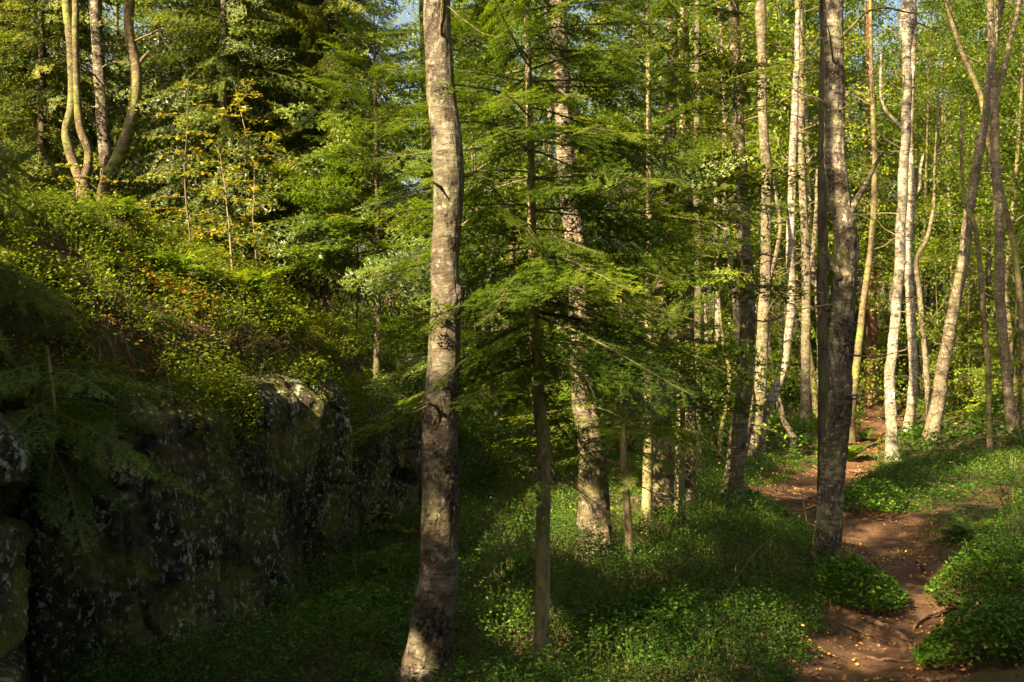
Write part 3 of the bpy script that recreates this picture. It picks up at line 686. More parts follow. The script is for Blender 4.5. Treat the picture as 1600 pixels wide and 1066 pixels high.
photo_tree("birch_tree", "leaning birch close behind the ringed one, forking low into a pale branch", "tree",
    [(1170, 712, 28), (1178, 670, 25), (1186, 620, 21), (1191, 560, 19), (1193, 500, 18), (1196, 430, 17), (1197, 350, 16), (1196, 260, 15), (1192, 160, 14), (1190, 80, 13), (1188, 0, 12)], M['birch'], 15.6, 7.4, crown=4, seed=9, sides=22, per_m=24,
    scars=[(1.2, FR, .05, .1), (2.1, FR+.4, .05, .1), (2.6, FR-.2, .06, .1)],
    forks=[[(1194, 470, 9), (1203, 430, 8), (1213, 395, 7), (1219, 350, 6), (1213, 310, 5), (1206, 270, 4), (1202, 230, 3)]], fine=.02)
photo_tree("birch_tree", "slender S-bend birch, sunlit white above, curving up from behind the leaning birch", "tree",
    [(1190, 668, 17), (1200, 640, 16), (1214, 608, 15), (1226, 570, 14), (1233, 520, 14), (1237, 470, 13), (1236, 425, 13), (1233, 385, 13), (1237, 330, 13), (1239, 260, 12), (1242, 180, 11), (1245, 100, 9), (1247, 0, 8)],
    M['birch_white'], 15.9, 7.3, crown=5, seed=12, sides=18, per_m=22, foot_drop=.2)
photo_tree("birch_tree", "thin crooked birch stem leaning left, rooted behind the S-bend birch", "tree",
    [(1240, 686, 11), (1226, 660, 10), (1216, 625, 10), (1208, 585, 9), (1203, 560, 9), (1199, 510, 8), (1197, 450, 7)], M['birch'], 17.5, 5.5, crown=None, seed=14, sides=10)
photo_tree("birch_tree", "dim upright birch half way between the S-bend birch and the stout dark birch", "tree",
    [(1258, 655, 16), (1259, 600, 15), (1260, 500, 14), (1260, 420, 14), (1256, 340, 12), (1252, 250, 11), (1252, 150, 10), (1250, 0, 9)], M['birch'], 21.5, 11, crown=2, seed=15, sides=14,
    forks=[[(1262, 430, 8), (1272, 380, 8), (1276, 330, 7), (1278, 260, 6)]])
photo_tree("birch_tree", "slim moss-yellow birch leaning right, seen just right of the stout dark birch", "tree",
    [(1330, 650, 13), (1336, 590, 12), (1343, 530, 11), (1352, 450, 10), (1362, 380, 10), (1366, 320, 9), (1366, 240, 8), (1362, 130, 7)], M['birch_moss'], 19.5, 9, crown=0, seed=16, sides=12)
photo_tree("pine_tree", "reddish-brown straight pine trunk deep in the shade beyond the end of the path", "tree",
    [(1363, 652, 19), (1362, 560, 18), (1361, 450, 17), (1360, 330, 15), (1359, 200, 13)], M['pine_bark'], 27, 13, crown=2, seed=17, sides=14)
mk, mkb, _, _ = photo_tree("birch_tree", "white birch beside the end of the path that carries the small yellow triangle marker", "tree",
    [(1396, 722, 22), (1393, 690, 18), (1391, 640, 17), (1391, 590, 16), (1394, 550, 16), (1399, 500, 16), (1403, 450, 16), (1406, 400, 16), (1408, 340, 15), (1411, 280, 15), (1414, 220, 14), (1416, 150, 14), (1417, 80, 13), (1418, 0, 12)],
    M['birch_white'], 15.9, 7.4, crown=3, seed=19, sides=28, per_m=40, scars=[(.3, FR, .03, .05), (2.3, FR-.3, .04, .06), (3.0, FR+.2, .03, .05)], fine=.015,
    forks=[[(1414, 205, 5), (1400, 190, 5), (1385, 175, 5), (1378, 160, 4), (1376, 120, 4), (1377, 80, 3)]])
photo_tree("birch_tree", "white birch just behind and right of the one with the marker", "tree",
    [(1419, 674, 15), (1424, 640, 14), (1427, 590, 14), (1426, 540, 14), (1422, 470, 14), (1420, 410, 13), (1421, 360, 13), (1425, 310, 13), (1422, 260, 12), (1422, 180, 12), (1425, 90, 11), (1425, 0, 10)],
    M['birch_white'], 20, 9, crown=4, seed=20, sides=20, per_m=24, forks=[[(1422, 325, 7), (1428, 310, 7), (1436, 295, 6), (1438, 265, 5), (1443, 240, 4)]])
photo_tree("birch_tree", "thin pale stem between the two white birches and the big leaning birch", "tree",
    [(1453, 668, 9), (1449, 600, 9), (1442, 520, 8), (1436, 450, 8), (1434, 400, 7), (1448, 375, 7), (1456, 340, 6)], M['birch'], 22, 8.5, crown=None, seed=21, sides=10)
photo_tree("birch_tree", "tall brown birch leaning right from the dense bilberries right of the white birches", "tree",
    [(1455, 692, 26), (1460, 655, 22), (1469, 600, 20), (1477, 550, 19), (1486, 500, 18), (1497, 450, 17), (1506, 400, 17), (1513, 340, 15), (1521, 290, 14), (1532, 230, 14), (1538, 190, 12), (1545, 120, 11), (1556, 60, 10), (1564, 0, 9)],
    M['birch'], 18.0, 8, crown=1, seed=22, sides=24, per_m=26, fine=.02)
photo_tree("birch_tree", "thin bent birch sapling among the shrubs on the right, the nearest thin stem there", "tree",
    [(1548, 730, 11), (1546, 690, 9), (1545, 620, 9), (1543, 560, 9), (1538, 500, 8), (1533, 440, 8), (1528, 390, 7), (1520, 345, 7), (1507, 320, 6), (1503, 270, 5), (1501, 180, 4)], M['birch_moss'], 14.9, 5.6, crown=None, seed=24, sides=10)
photo_tree("birch_tree", "birch with dark ringed bark nearest the right edge, forked high up", "tree",
    [(1585, 695, 20), (1580, 650, 17), (1573, 590, 16), (1567, 520, 15), (1562, 450, 15), (1561, 390, 14), (1560, 330, 14), (1557, 260, 13), (1554, 190, 13), (1551, 120, 12), (1550, 60, 11), (1548, 0, 10)],
    M['birch'], 17.5, 7.8, crown=5, seed=25, sides=22, per_m=26, fine=.02, forks=[[(1556, 150, 9), (1568, 110, 9), (1579, 60, 8), (1594, 0, 8), (1600, -40, 7)]])
photo_tree("birch_tree", "mossy slanting birch crossing behind the forked birch at the top right corner", "tree",
    [(1602, 640, 12), (1600, 560, 11), (1594, 460, 10), (1584, 380, 9), (1570, 320, 9), (1560, 280, 9), (1545, 220, 9), (1532, 150, 9), (1515, 110, 8), (1498, 70, 7), (1486, 30, 6), (1475, -10, 5)], M['birch_moss'], 19, 8.5, crown=None, seed=26, sides=12)
t3, b3, _, _ = photo_tree("birch_tree", "old tree behind the thin fir whose burly flared foot catches a bright sun patch", "tree",
    [(933, 885, 66), (931, 860, 54), (928, 800, 47), (926, 740, 45), (921, 680, 40), (913, 620, 38), (908, 560, 35), (905, 500, 34), (903, 440, 32), (897, 360, 32), (890, 290, 31), (883, 210, 28), (878, 130, 25), (874, 60, 24), (870, 0, 23)],
    M['birch'], 8.35, 5.9, crown=2, sides=64, per_m=60, scars=[(2.6, FR, .10, .02), (.55, FR+.3, .10, .10), (.8, FR-.3, .06, .09), (.3, FR-.7, .07, .06), (1.5, FR+.6, .06, .05)], seed=31, rough=.07, fine=.03, flare=.35)
photo_tree("birch_tree", "mid-distance trunk with pale peeling foot half covered by the low fir sprays", "tree",
    [(1036, 800, 34), (1036, 760, 30), (1034, 700, 29), (1032, 620, 27), (1034, 500, 25), (1040, 380, 23), (1046, 250, 20), (1050, 100, 17), (1050, 0, 15)], M['birch'], 10.4, 6.2, crown=1, seed=33, sides=26, per_m=30, fine=.03)
T12 = photo_tree("birch_tree", "straight pale trunk at the right edge of the fir thicket", "tree",
    [(1077, 825, 22), (1077, 780, 19), (1078, 700, 18), (1078, 600, 17), (1077, 500, 16), (1076, 400, 16), (1075, 300, 15), (1072, 200, 14), (1071, 100, 13), (1070, 0, 12)], M['birch'], 10.5, 6.2, crown=4, seed=34, sides=20, per_m=26)
photo_tree("spruce_tree", "thin dark stem directly right of the pale trunk at the edge of the fir thicket", "tree",
    [(1090, 650, 13), (1091, 560, 12), (1091, 460, 12), (1090, 380, 12), (1089, 300, 11), (1090, 180, 10), (1090, 0, 8)], M['spruce_bark'], 15, 9, crown=None, seed=35, sides=12)
photo_tree("spruce_tree", "dark straight trunk half hidden behind the left side of the big foreground birch", "tree",
    [(672, 640, 16), (671, 560, 16), (670, 480, 15), (670, 400, 15), (668, 300, 14), (666, 200, 14), (664, 100, 13), (662, 0, 12)], M['spruce_bark'], 12.5, 10, crown=None, seed=36, sides=14)
photo_tree("birch_tree", "short pale stem slanting behind the gap right of the foreground birch", "tree",
    [(777, 650, 12), (776, 620, 11), (770, 580, 11), (758, 550, 10), (749, 520, 9), (745, 480, 8)], M['birch'], 13.0, 4.5, crown=None, seed=37, sides=12)
photo_tree("birch_tree", "small curved stem under the bright yellow-green bush", "tree",
    [(1126, 680, 8), (1134, 640, 7), (1139, 600, 7), (1138, 570, 6), (1131, 550, 6)], M['birch_moss'], 15, 2.6, crown=None, seed=38, sides=10)
# the clump of birches on the bank, upper left
photo_tree("birch_tree", "leftmost birch of the upper left clump on the bank, forked low into two dark stems", "tree",
    [(131, 392, 28), (131, 350, 24), (130, 300, 21), (127, 278, 20)], M['birch_moss'], 10.3, 2.0, seed=41, sides=22, per_m=30, fine=.02,
    forks=[[(128, 290, 17), (118, 262, 16), (107, 232, 16), (103, 205, 14), (110, 175, 14), (113, 140, 14), (110, 80, 14), (104, 0, 13), (100, -80, 12)], [(129, 290, 16), (137, 262, 14), (138, 235, 13), (127, 205, 13), (121, 170, 13), (118, 90, 12), (117, 0, 10), (116, -70, 9)]])
photo_tree("birch_tree", "straight grey middle birch of the upper left clump on the bank", "tree",
    [(165, 392, 23), (165, 340, 21), (166, 280, 20), (164, 230, 20), (160, 180, 20), (156, 130, 20), (152, 70, 18), (150, 0, 18), (149, -60, 17)], M['birch_old'], 10.7, 7.5, crown=3, seed=42, sides=26, per_m=30, fine=.02)
photo_tree("birch_tree", "yellowish birch of the upper left clump that bows out to the right", "tree",
    [(158, 392, 21), (157, 340, 20), (160, 300, 18), (172, 268, 18), (186, 240, 18), (198, 210, 18), (208, 175, 17), (213, 140, 17), (212, 108, 17), (205, 75, 16), (201, 40, 15), (203, 0, 15), (205, -60, 14)], M['birch_moss'], 10.2, 6.5, crown=4, cs=.8, seed=43, sides=26, per_m=34, fine=.02,
    forks=[[(213, 108, 7), (223, 92, 6), (234, 80, 3)]])

# marker on the white birch
mp = P(1391, 618, 15.8); _t = next(c for c in mk.children if c.name.startswith('trunk')).data; _v = np.array([tuple(v.co) for v in _t.vertices])+mkb; _v = _v[np.abs(_v[:, 2]-mp[2]) < .05]; mp[0] = (_v[:, 0].min()+_v[:, 0].max())/2-.02; mp[1] = _v[:, 1].min()-.008
tm = thing("trail_marker", "small white square trail marker with a yellow triangle nailed to the white birch", "trail marker", mp)
def slab(w_, h_, d_):
    V = np.array([(sx*w_/2, sy*d_/2, sz*h_/2) for sx in (-1, 1) for sy in (-1, 1) for sz in (-1, 1)])
    return V, np.array([(0, 1, 3, 2), (4, 6, 7, 5), (0, 4, 5, 1), (2, 3, 7, 6), (0, 2, 6, 4), (1, 5, 7, 3)])
def paint(name, col, rough=.5):
    m, nt = mat_new(name); tc = nt.nodes.new("ShaderNodeTexCoord").outputs["Object"]
    finish(nt, mixc(nt, noise(nt, tc, 40, 3), tuple(k*.8 for k in col), col), rough); return m
V, F = slab(.095, .095, .008); link("plate", new_mesh("plate", V, [F], paint("marker_white_paint", (.8, .8, .76))), tm)
tri2 = lambda s_, y0: np.array([(-.5*s_, y0, -.42*s_), (.5*s_, y0, -.42*s_), (0, y0, .46*s_), (-.5*s_, y0+.004, -.42*s_), (.5*s_, y0+.004, -.42*s_), (0, y0+.004, .46*s_)])
TF = [np.array([(0, 1, 2), (5, 4, 3)]), np.array([(0, 3, 4, 1), (1, 4, 5, 2), (2, 5, 3, 0)])]
link("triangle_outline", new_mesh("triangle_outline", tri2(.080, -.0085), TF, paint("marker_dark_paint", (.04, .05, .03))), tm)
link("triangle", new_mesh("triangle", tri2(.056, -.0125), TF, paint("marker_yellow_paint", (.80, .62, .02))), tm)

# ------------------------------------------------------------------ conifers one can tell apart
def conifer(name, label, line, Y, H, z0, rmax, style, lod, mat_n, bark, seed, group=None, bare0=None, whorl=.28, per=5, pitch=.12, dead_len=.6, patchy=0, droop=.12, power=.8, cull=False, side=None, base=None, rb=.05, sides=14):
    if line is not None:
        t, b, pts, rad = photo_tree(name, label, "tree", line, bark, Y, H, seed=seed, sides=sides, per_m=24, group=group, rough=.02, fine=.01)
    else:
        b = np.array(base, float); t = thing(name, label, "tree", b, group)
        pts = np.array([b+[0, 0, -.1], b+[.03, .02, H*.4-b[2]*.4], b+[0, 0, H-b[2]]]); 
        link("trunk", trunk_mesh("trunk", pts-b, [rb, rb*.7, .008], bark, sides, 10, (), seed), t)
    zs = pts[:, 2]-b[2]
    ax = lambda z: np.array([np.interp(z, zs, pts[:, 0])-b[0], np.interp(z, zs, pts[:, 1])-b[1], z])
    nd, rn, wd, dd = conifer_parts(seed, H-b[2], z0-b[2], rmax, style, lod, whorl, per, None if bare0 is None else bare0-b[2], pitch, ax, dead_len, power, droop, patchy, side)
    link("crown", soup_mesh("crown", nd, mat_n, rn), t)
    link("branches", wd.mesh("branches", M['twig']), t)
    if dd.V: link("dead_branches", dd.mesh("dead_branches", M['dead_twig']), t)
    return t
conifer("fir_tree", "slim fir with bare yellowish pole trunk and bright green sprays, right of the foreground birch",
    [(845, 1040, 26), (846, 960, 23), (848, 860, 22), (850, 760, 22), (849, 680, 21), (842, 630, 20), (836, 560, 18), (834, 480, 17), (832, 400, 15), (830, 300, 14), (828, 200, 12), (825, 100, 10), (822, 0, 9)],
    5.6, 5.3, 1.72, 1.08, 'fir', 0, M['fir_needle'], M['fir_bark'], 51, bare0=1.15, whorl=.13, per=6, pitch=-.24, dead_len=.62, patchy=.8, droop=.16, power=.40)
conifer("fir_tree", "short young fir with drooping pale green sprays just right of the sunlit flared foot",
    [(986, 900, 16), (983, 850, 13), (979, 780, 12), (976, 720, 11), (974, 660, 9), (972, 600, 7)], 7.9, 2.6, 1.0, .62, 'fir', 0, M['fir_needle'], M['fir_bark'], 52, bare0=.55, whorl=.16, per=5, pitch=-.1, patchy=.5, droop=.2, power=.5)
conifer("fir_tree", "dark broad fir filling the middle of the thicket behind the slim bright fir", None, 0, 6.6, 1.0, 1.2, 'fir', 1, M['fir_needle'], M['fir_bark'], 53, base=(*P(1010, 0, 9.4)[:2], 0.0), bare0=.5, whorl=.27, per=6, pitch=.0, droop=.14, power=.55, patchy=.4)
conifer("fir_tree", "dark fir whose long level sprays cross in front of the ringed birch", None, 0, 8.5, 2.4, 1.35, 'fir', 1, M['spruce_needle'], M['fir_bark'], 54, base=(*P(1062, 0, 9.9)[:2], 0.0), bare0=1.0, whorl=.34, per=5, pitch=-.02, droop=.16, power=.4, patchy=.3)
conifer("fir_tree", "leafy dark fir against the bank, in the gap just left of the foreground birch", None, 0, 5.2, 2.75, 1.15, 'fir', 1, M['fir_needle'], M['spruce_bark'], 55, base=(*P(585, 0, 9.9)[:2], float(ground(P(585, 0, 9.9)[0], 9.9))), whorl=.17, per=7, pitch=-.1, droop=.16, power=.5)
conifer("spruce_tree", "tall hanging spruce at upper left centre with a reddish trunk showing near its top",
    [(397, 430, 22), (396, 300, 20), (395, 200, 18), (394, 120, 17), (393, 60, 15), (392, 0, 14)], 12.0, 10.5, 3.0, 1.7, 'spruce', 1, M['spruce_needle'], M['spruce_bark'], 56, bare0=2.7, whorl=.20, per=7, pitch=-.25, droop=.36, power=.55, dead_len=.4, patchy=.4)
conifer("spruce_tree", "dense dark spruce right of the hanging one, its grey trunk speckled with light",
    [(455, 420, 22), (454, 300, 20), (452, 180, 18), (450, 80, 18), (448, 0, 17)], 13.5, 11, 4.3, 1.9, 'spruce', 1, M['spruce_needle'], M['spruce_bark'], 57, bare0=3.9, whorl=.21, per=7, pitch=-.25, droop=.34, power=.55, patchy=.4)
conifer("spruce_tree", "dark spruce in the top left corner behind the forked birch", None, 0, 10, 3.0, 2.2, 'spruce', 1, M['spruce_needle'], M['spruce_bark'], 58, base=(*P(35, 0, 12.5)[:2], float(ground(P(35, 0, 12.5)[0], 12.5))), whorl=.24, per=6, pitch=-.2, droop=.32, power=.6, rb=.09)
conifer("spruce_tree", "dark spruce filling the gap between the yellowish bowed birch and the hanging spruce", None, 0, 9, 3.2, 1.8, 'spruce', 1, M['spruce_needle'], M['spruce_bark'], 59, base=(*P(292, 0, 14.5)[:2], float(ground(P(292, 0, 14.5)[0], 14.5))), whorl=.24, per=6, pitch=-.2, droop=.32, power=.6, rb=.08)
conifer("spruce_tree", "ragged spruce with long drooping dry twigs at the left edge of the photo", None, 0, 3.3, 1.9, .70, 'spruce', 0, M['spruce_needle'], M['spruce_bark'], 60, base=(-2.78, 4.9, float(ground(-2.78, 4.9))), bare0=1.8, whorl=.15, per=6, pitch=-.35, droop=.45, power=.45, rb=.04, patchy=.5)
conifer("fir_tree", "low dark young fir on the rim of the rock wall whose sprays hang over it", None, 0, 1.88, 1.36, .72, 'fir', 0, M['fir_needle'], M['fir_bark'], 61, base=(-2.22, 4.75, 1.3), whorl=.13, per=6, pitch=-.35, droop=.35, power=.35, rb=.008)

for lb, px_, Y_, H_, z_, r_, sd_ in [("sunny yellow-green spruce with hanging twigs, nearest the camera of the bank spruces", 345, 10.6, 8.2, .35, 1.25, 62), ("spruce with drooping olive boughs between the hanging spruce and the dark fir", 505, 11.2, 8.8, 1.5, 1.25, 63), ("half-grown spruce left of the upper left birch clump", 60, 10.9, 7.6, .8, 1.1, 64)]:
    gz_ = float(ground(P(px_, 0, Y_)[0], Y_))
    conifer("spruce_tree", lb, None, 0, H_, gz_+z_, r_, 'spruce', 1, M['spruce_needle'], M['spruce_bark'], sd_, base=(*P(px_, 0, Y_)[:2], gz_), whorl=.19, per=6, pitch=-.25, droop=.36, power=.5, rb=.055, bare0=gz_+.2)
# young trees with yellow and orange leaves on the bank
def sapling(label, px, py, Y, H, seed, lean=(0, 0)):
    r = np.random.default_rng(seed); b = P(px, py, Y); b[2] = float(ground(b[0], b[1])); t = thing("sapling", label, "young tree", b, "autumn-leaved saplings on the bank")
    mb = MB(); n = 9; p = [np.array([0, 0, -.05])]; d = np.array([lean[0], lean[1], 1.])
    for q in range(n): d = unit(d+r.normal(0, .10, 3)); p.append(p[-1]+d*H/n)
    p = np.array(p); mb.tube(p, np.linspace(.012, .003, n+1), 6); link("trunk", mb.mesh("trunk", M['dead_twig']), t)
    wb = MB(); T = []; 
    for k in range(int(13*H)):
        f = r.uniform(.2, 1); j = min(int(f*n), n-1); q0 = p[j]+(p[j+1]-p[j])*(f*n-j); a = r.uniform(0, 6.28); L = .55*(1.15-f*.6)*r.uniform(.5, 1.1); e = r.uniform(-.1, .35)
        pp = [q0]
        for s_ in range(6): pp.append(pp[-1]+np.array([math.cos(a)*math.cos(e), math.sin(a)*math.cos(e), math.sin(e)])*L/6); e -= .10; a += r.normal(0, .12)
        pp = np.array(pp); wb.tube(pp, np.linspace(.004, .0015, 7), 4)
        m_ = int(34*L/.5); u_ = r.uniform(.12, 1, m_)*6; j = np.minimum(u_.astype(int), 5); c = pp[j]+(pp[j+1]-pp[j])*(u_-j)[:, None]
        sd_ = np.where(r.random(m_) < .5, -1, 1); off = np.stack([-np.sin(a)*sd_, np.cos(a)*sd_, np.zeros(m_)], 1)
        c = c+off*r.uniform(0, .03, m_)[:, None]+r.normal(0, .01, (m_, 3)); T.append(leaf_quads(c, .050, r, .05, .55, flat=-.05))
    T = np.concatenate(T); g = r.random(); link("branches", wb.mesh("branches", M['twig']), t); link("crown", soup_mesh("crown", T, M['gold_leaf'], np.clip(r.random(len(T))*.7+.3*g, 0, 1)), t)
for a in [("sapling with tiered yellow leaves standing in the middle of the upper bank", 362, 400, 8.6, 1.5, 1), ("low orange-leaved sapling right of the tiered yellow one, near the dark fir", 495, 420, 8.4, 1.0, 2),
          ("orange-leaved sapling at the foot of the forked birch on the bank", 120, 350, 9.2, .75, 3), ("sapling with pale crooked stem and gold leaves left of the tiered one", 300, 390, 9.6, 1.9, 4),
          ("slender sapling with rusty leaves high in front of the hanging spruce", 405, 400, 9.8, 2.1, 5), ("small reddish sapling on the shaded bank right of the dark spruce", 560, 470, 9.0, .8, 6), ("gold-leaved sapling between the upper left birch clump and the saplings", 245, 392, 10.4, 1.3, 7)]:
    sapling(*a)

# ------------------------------------------------------------------ the wood behind: shared shapes, every tree its own object
def birch_template(seed, bark, H=12, trunk0=3.6, nleaf=11500, leaf=.085):
    r = np.random.default_rng(seed); n = 10; z = np.linspace(0, trunk0+.3, n)
    p = np.stack([.16*np.sin(z*.8+seed)+.05*r.normal(0, 1, n).cumsum()*.4, .1*np.cos(z*.7+seed), z-.2], 1); p[:, :2] -= p[0, :2]
    tr = trunk_mesh("trunk", p, np.linspace(.085, .066, n), bark, 10, 5, (), seed, .04)
    T, rn, wd = birch_crown(seed, H-trunk0, 2.3, nleaf, leaf, 32, .26, r0=.066)
    off = p[-1]-np.array([0, 0, .1]); T = T+off
    for k in range(len(wd.V)): wd.V[k] = wd.V[k]+off
    return [("trunk", tr), ("branches", wd.mesh("branches", bark)), ("crown", soup_mesh("crown", T, M['birch_leaf'], rn))]
def spruce_template(seed, H, z0, rmax, style, mat_n, lod=2):
    tr = trunk_mesh("trunk", np.array([(0, 0, -.2), (.03, .02, H*.4), (0, 0, H)]), [.012*H+.02, .009*H, .01], M['spruce_bark'], 9, 3, (), seed)
    nd, rn, wd, dd = conifer_parts(seed, H, z0, rmax, style, lod, .42 if H > 5 else .25, 6, z0*.3 if H > 5 else None, -.05, None, .5, .7, .25, .2)
    return [("trunk", tr), ("branches", wd.mesh("branches", M['twig'])), ("crown", soup_mesh("crown", nd, mat_n, rn))]
def shrub_template(seed, H=1.6):
    T, rn, wd = birch_crown(seed, H, H*.5+.2, 5500, .065, 18, .2, r0=.02)
    return [("stem", wd.mesh("stem", M['twig'])), ("crown", soup_mesh("crown", T, M['birch_leaf'], rn))]
BT = [birch_template(300, M['birch'], 12, 3.0), birch_template(301, M['birch_white'], 13, 3.6), birch_template(302, M['birch'], 11, 2.6), birch_template(303, M['birch_moss'], 12.5, 3.2), birch_template(304, M['birch_white'], 11.5, 2.6), birch_template(305, M['birch_old'], 12, 3.8)]
ST = [spruce_template(310, 11, 1.6, 2.2, 'spruce', M['spruce_needle']), spruce_template(311, 9, 1.2, 1.9, 'fir', M['fir_needle']), spruce_template(312, 13, 2.5, 2.4, 'spruce', M['spruce_needle'])]
YT = [spruce_template(320, 2.6, .25, .95, 'fir', M['fir_needle']), spruce_template(321, 3.4, .3, 1.1, 'spruce', M['spruce_needle'])]
HT = [shrub_template(330), shrub_template(331, 2.6), shrub_template(332, 4.0)]
def place(tpl, name, label, cat, x, y, s, rot, group, tilt=(0, 0)):
    t = thing(name, label, cat, (x, y, float(ground(x, y))), group, rot, s); t.rotation_euler = (tilt[0], tilt[1], rot)
    for nm, me in tpl: link(nm, me, t)
    return t
rg = np.random.default_rng(11); used = [(P(a, 0, b)[0], b) for a, b in ((1145, 11.6), (1175, 15.6), (1200, 15.9), (1258, 21.5), (1395, 15.9), (1420, 20), (1455, 18), (1585, 17.5), (1548, 15), (1360, 27), (397, 12), (455, 13.5))]
def spot(lo, hi, ulo, uhi, gap, tries=400):
    for _ in range(tries):
        y = math.sqrt(rg.uniform(lo*lo, hi*hi)); u_ = rg.uniform(ulo, uhi); x = u_*y
        if path_d(x, y) < .5: continue
        if all((x-a)**2+(y-b)**2 > gap*gap for a, b in used):
            used.append((x, y)); return x, y
    return None
def fill(n, tpls, name, label, cat, group, lo, hi, ulo, uhi, gap, smin, smax, tl=.05):
    for k in range(n):
        s_ = spot(lo, hi, ulo, uhi, gap)
        if s_ is None: return
        place(tpls[int(rg.integers(len(tpls)))], name, label, cat, s_[0], s_[1], rg.uniform(smin, smax), rg.uniform(0, 6.28), group, (rg.normal(0, tl), rg.normal(0, tl)))
U = lambda px: (px-800)/FPX
fill(30, BT, "birch_tree", "slim birch in the far wood right of the fir thicket", "tree", "birches of the far wood on the right", 21, 34, U(1090), U(1690), 1.2, .85, 1.25)
fill(40, BT, "birch_tree", "thin pale birch stem deep in the wood on the right", "tree", "deepest birches on the right", 34, 62, U(1080), U(1680), 1.4, .95, 1.45)
fill(16, BT, "birch_tree", "slim birch behind the firs in the centre", "tree", "birches behind the central firs", 17, 36, U(690), U(1090), 1.5, .75, 1.15)
fill(17, BT, "birch_tree", "distant birch seen in gaps above the bank on the left", "tree", "birches beyond the bank", 17, 50, U(-80), U(690), 1.8, .7, 1.15)
fill(12, ST, "spruce_tree", "dark conifer beyond the bank on the left", "tree", "conifers beyond the bank", 17, 40, U(-80), U(690), 2.6, .6, .95, .02)
fill(5, ST, "spruce_tree", "conifer behind the fir thicket in the centre", "tree", "conifers behind the thicket", 18, 40, U(690), U(1120), 3, .6, .9, .02)
fill(9, ST, "spruce_tree", "dark conifer deep in the birch wood on the right", "tree", "conifers deep on the right", 34, 62, U(1120), U(1680), 3, .6, 1.0, .02)
fill(14, YT, "fir_tree", "knee to head high young conifer under the birches on the right", "tree", "young conifers under the birches", 22, 42, U(1090), U(1700), 1.4, .7, 1.3, .03)
fill(44, HT, "shrub", "leafy shrub in the undergrowth of the birch wood on the right", "shrub", "undergrowth shrubs on the right", 22, 50, U(1090), U(1700), 1.2, .7, 1.3, .1)
fill(24, HT, "shrub", "leafy shrub behind the firs in the centre", "shrub", "undergrowth shrubs in the centre", 14.5, 30, U(820), U(980), 1.2, .7, 1.2, .1)
fill(34, HT, "shrub", "leafy shrub on the bank among the left spruces", "shrub", "undergrowth shrubs on the bank", 13, 28, U(-60), U(560), 1.3, .7, 1.2, .1)
place(HT[1], "shrub", "bright yellow-green bush lit by the sun between the fir thicket and the ringed birch", "shrub", P(1118, 0, 17)[0], 17, .75, 1, None)
place(YT[0], "fir_tree", "small dark fir at the right edge beyond the forked birch", "tree", P(1590, 0, 19.5)[0], 19.5, 1.25, 2, None)
place(YT[1], "spruce_tree", "small dark spruce between the brown leaning birch and the thin bent sapling", "tree", P(1515, 0, 23)[0], 23, 1.1, 1, None)

fr = np.random.default_rng(91); n = 7000
fa = fr.uniform(-.66, .66, 420); fd = fr.uniform(62, 110, 420); fx, fy = fa*fd, fd; fz = ground(fx, fy)
k = fr.integers(0, 420, n); u_ = fr.random(n)**.8; wd_ = 2.6*np.sin(np.pi*np.clip(u_*.9+.08, 0, 1))**.6
p = np.stack([fx[k]+fr.normal(0, .5, n)*wd_, fy[k]+fr.normal(0, .5, n)*wd_, fz[k]+u_*(5+3*fr.random(420))[k]], 1)
T = leaf_quads(p, .42, fr, .2, .7); fw_ = MB()
for q in range(420): fw_.tube(np.array([(fx[q], fy[q], fz[q]-.3), (fx[q]+.2, fy[q], fz[q]+5), (fx[q], fy[q]+.1, fz[q]+10)]), np.array([.13, .10, .03]), 5)
stuff("far_wood_leaves", soup_mesh("far_wood_leaves", T, M['birch_leaf'], np.clip(.5*fr.random(n)+.5*fr.random(420)[k], 0, 1)), "leafy mass of the farthest part of the birch wood", "far wood")
stuff("far_wood_trunks", fw_.mesh("far_wood_trunks", M['birch']), "bare stems of the farthest part of the birch wood", "far wood")

# trees out of the picture, to the left, behind and to the right: the shade_tree ones are added for shade, crowns cut open for chosen sun patches
def shade_tree(x, y, k, s_, rot):
    tpl = (BT+ST)[k]; b = np.array([x, y, float(ground(x, y))])
    t = thing("birch_tree" if k < 6 else "spruce_tree", "unseen tree added for its shade, crown gaps cut where sun should fall", "tree", b, "trees outside the photo")
    R = rz(rot)
    for nm, me in tpl:
        if nm == "trunk":
            o = link(nm, me, t); o.scale = (s_,)*3; o.rotation_euler = (0, 0, rot); continue
        nv = len(me.vertices); co = np.empty(nv*3, np.float32); me.vertices.foreach_get("co", co); kk = me.polygons[0].loop_total
        if nm == "branches":                          # whole faces of the twigs that would cross a gap are left out
            vi = np.empty(len(me.loops), np.int32); me.loops.foreach_get("vertex_index", vi); T = ((co.reshape(-1, 3).astype(float)*s_) @ R.T+b)[vi].reshape(-1, 4, 3)
            T, rn = let_light(T, np.zeros(len(T))); link("branches", soup_mesh("branches", T-b, me.materials[0], rn), t); continue
        T = (co.reshape(-1, 3).astype(float)*s_) @ R.T+b; rn = np.empty(len(me.polygons), np.float32); me.attributes["rnd"].data.foreach_get("value", rn)
        T, rn = let_light(T.reshape(-1, kk, 3), rn)
        link("crown", soup_mesh("crown", T-b, me.materials[0], rn), t)
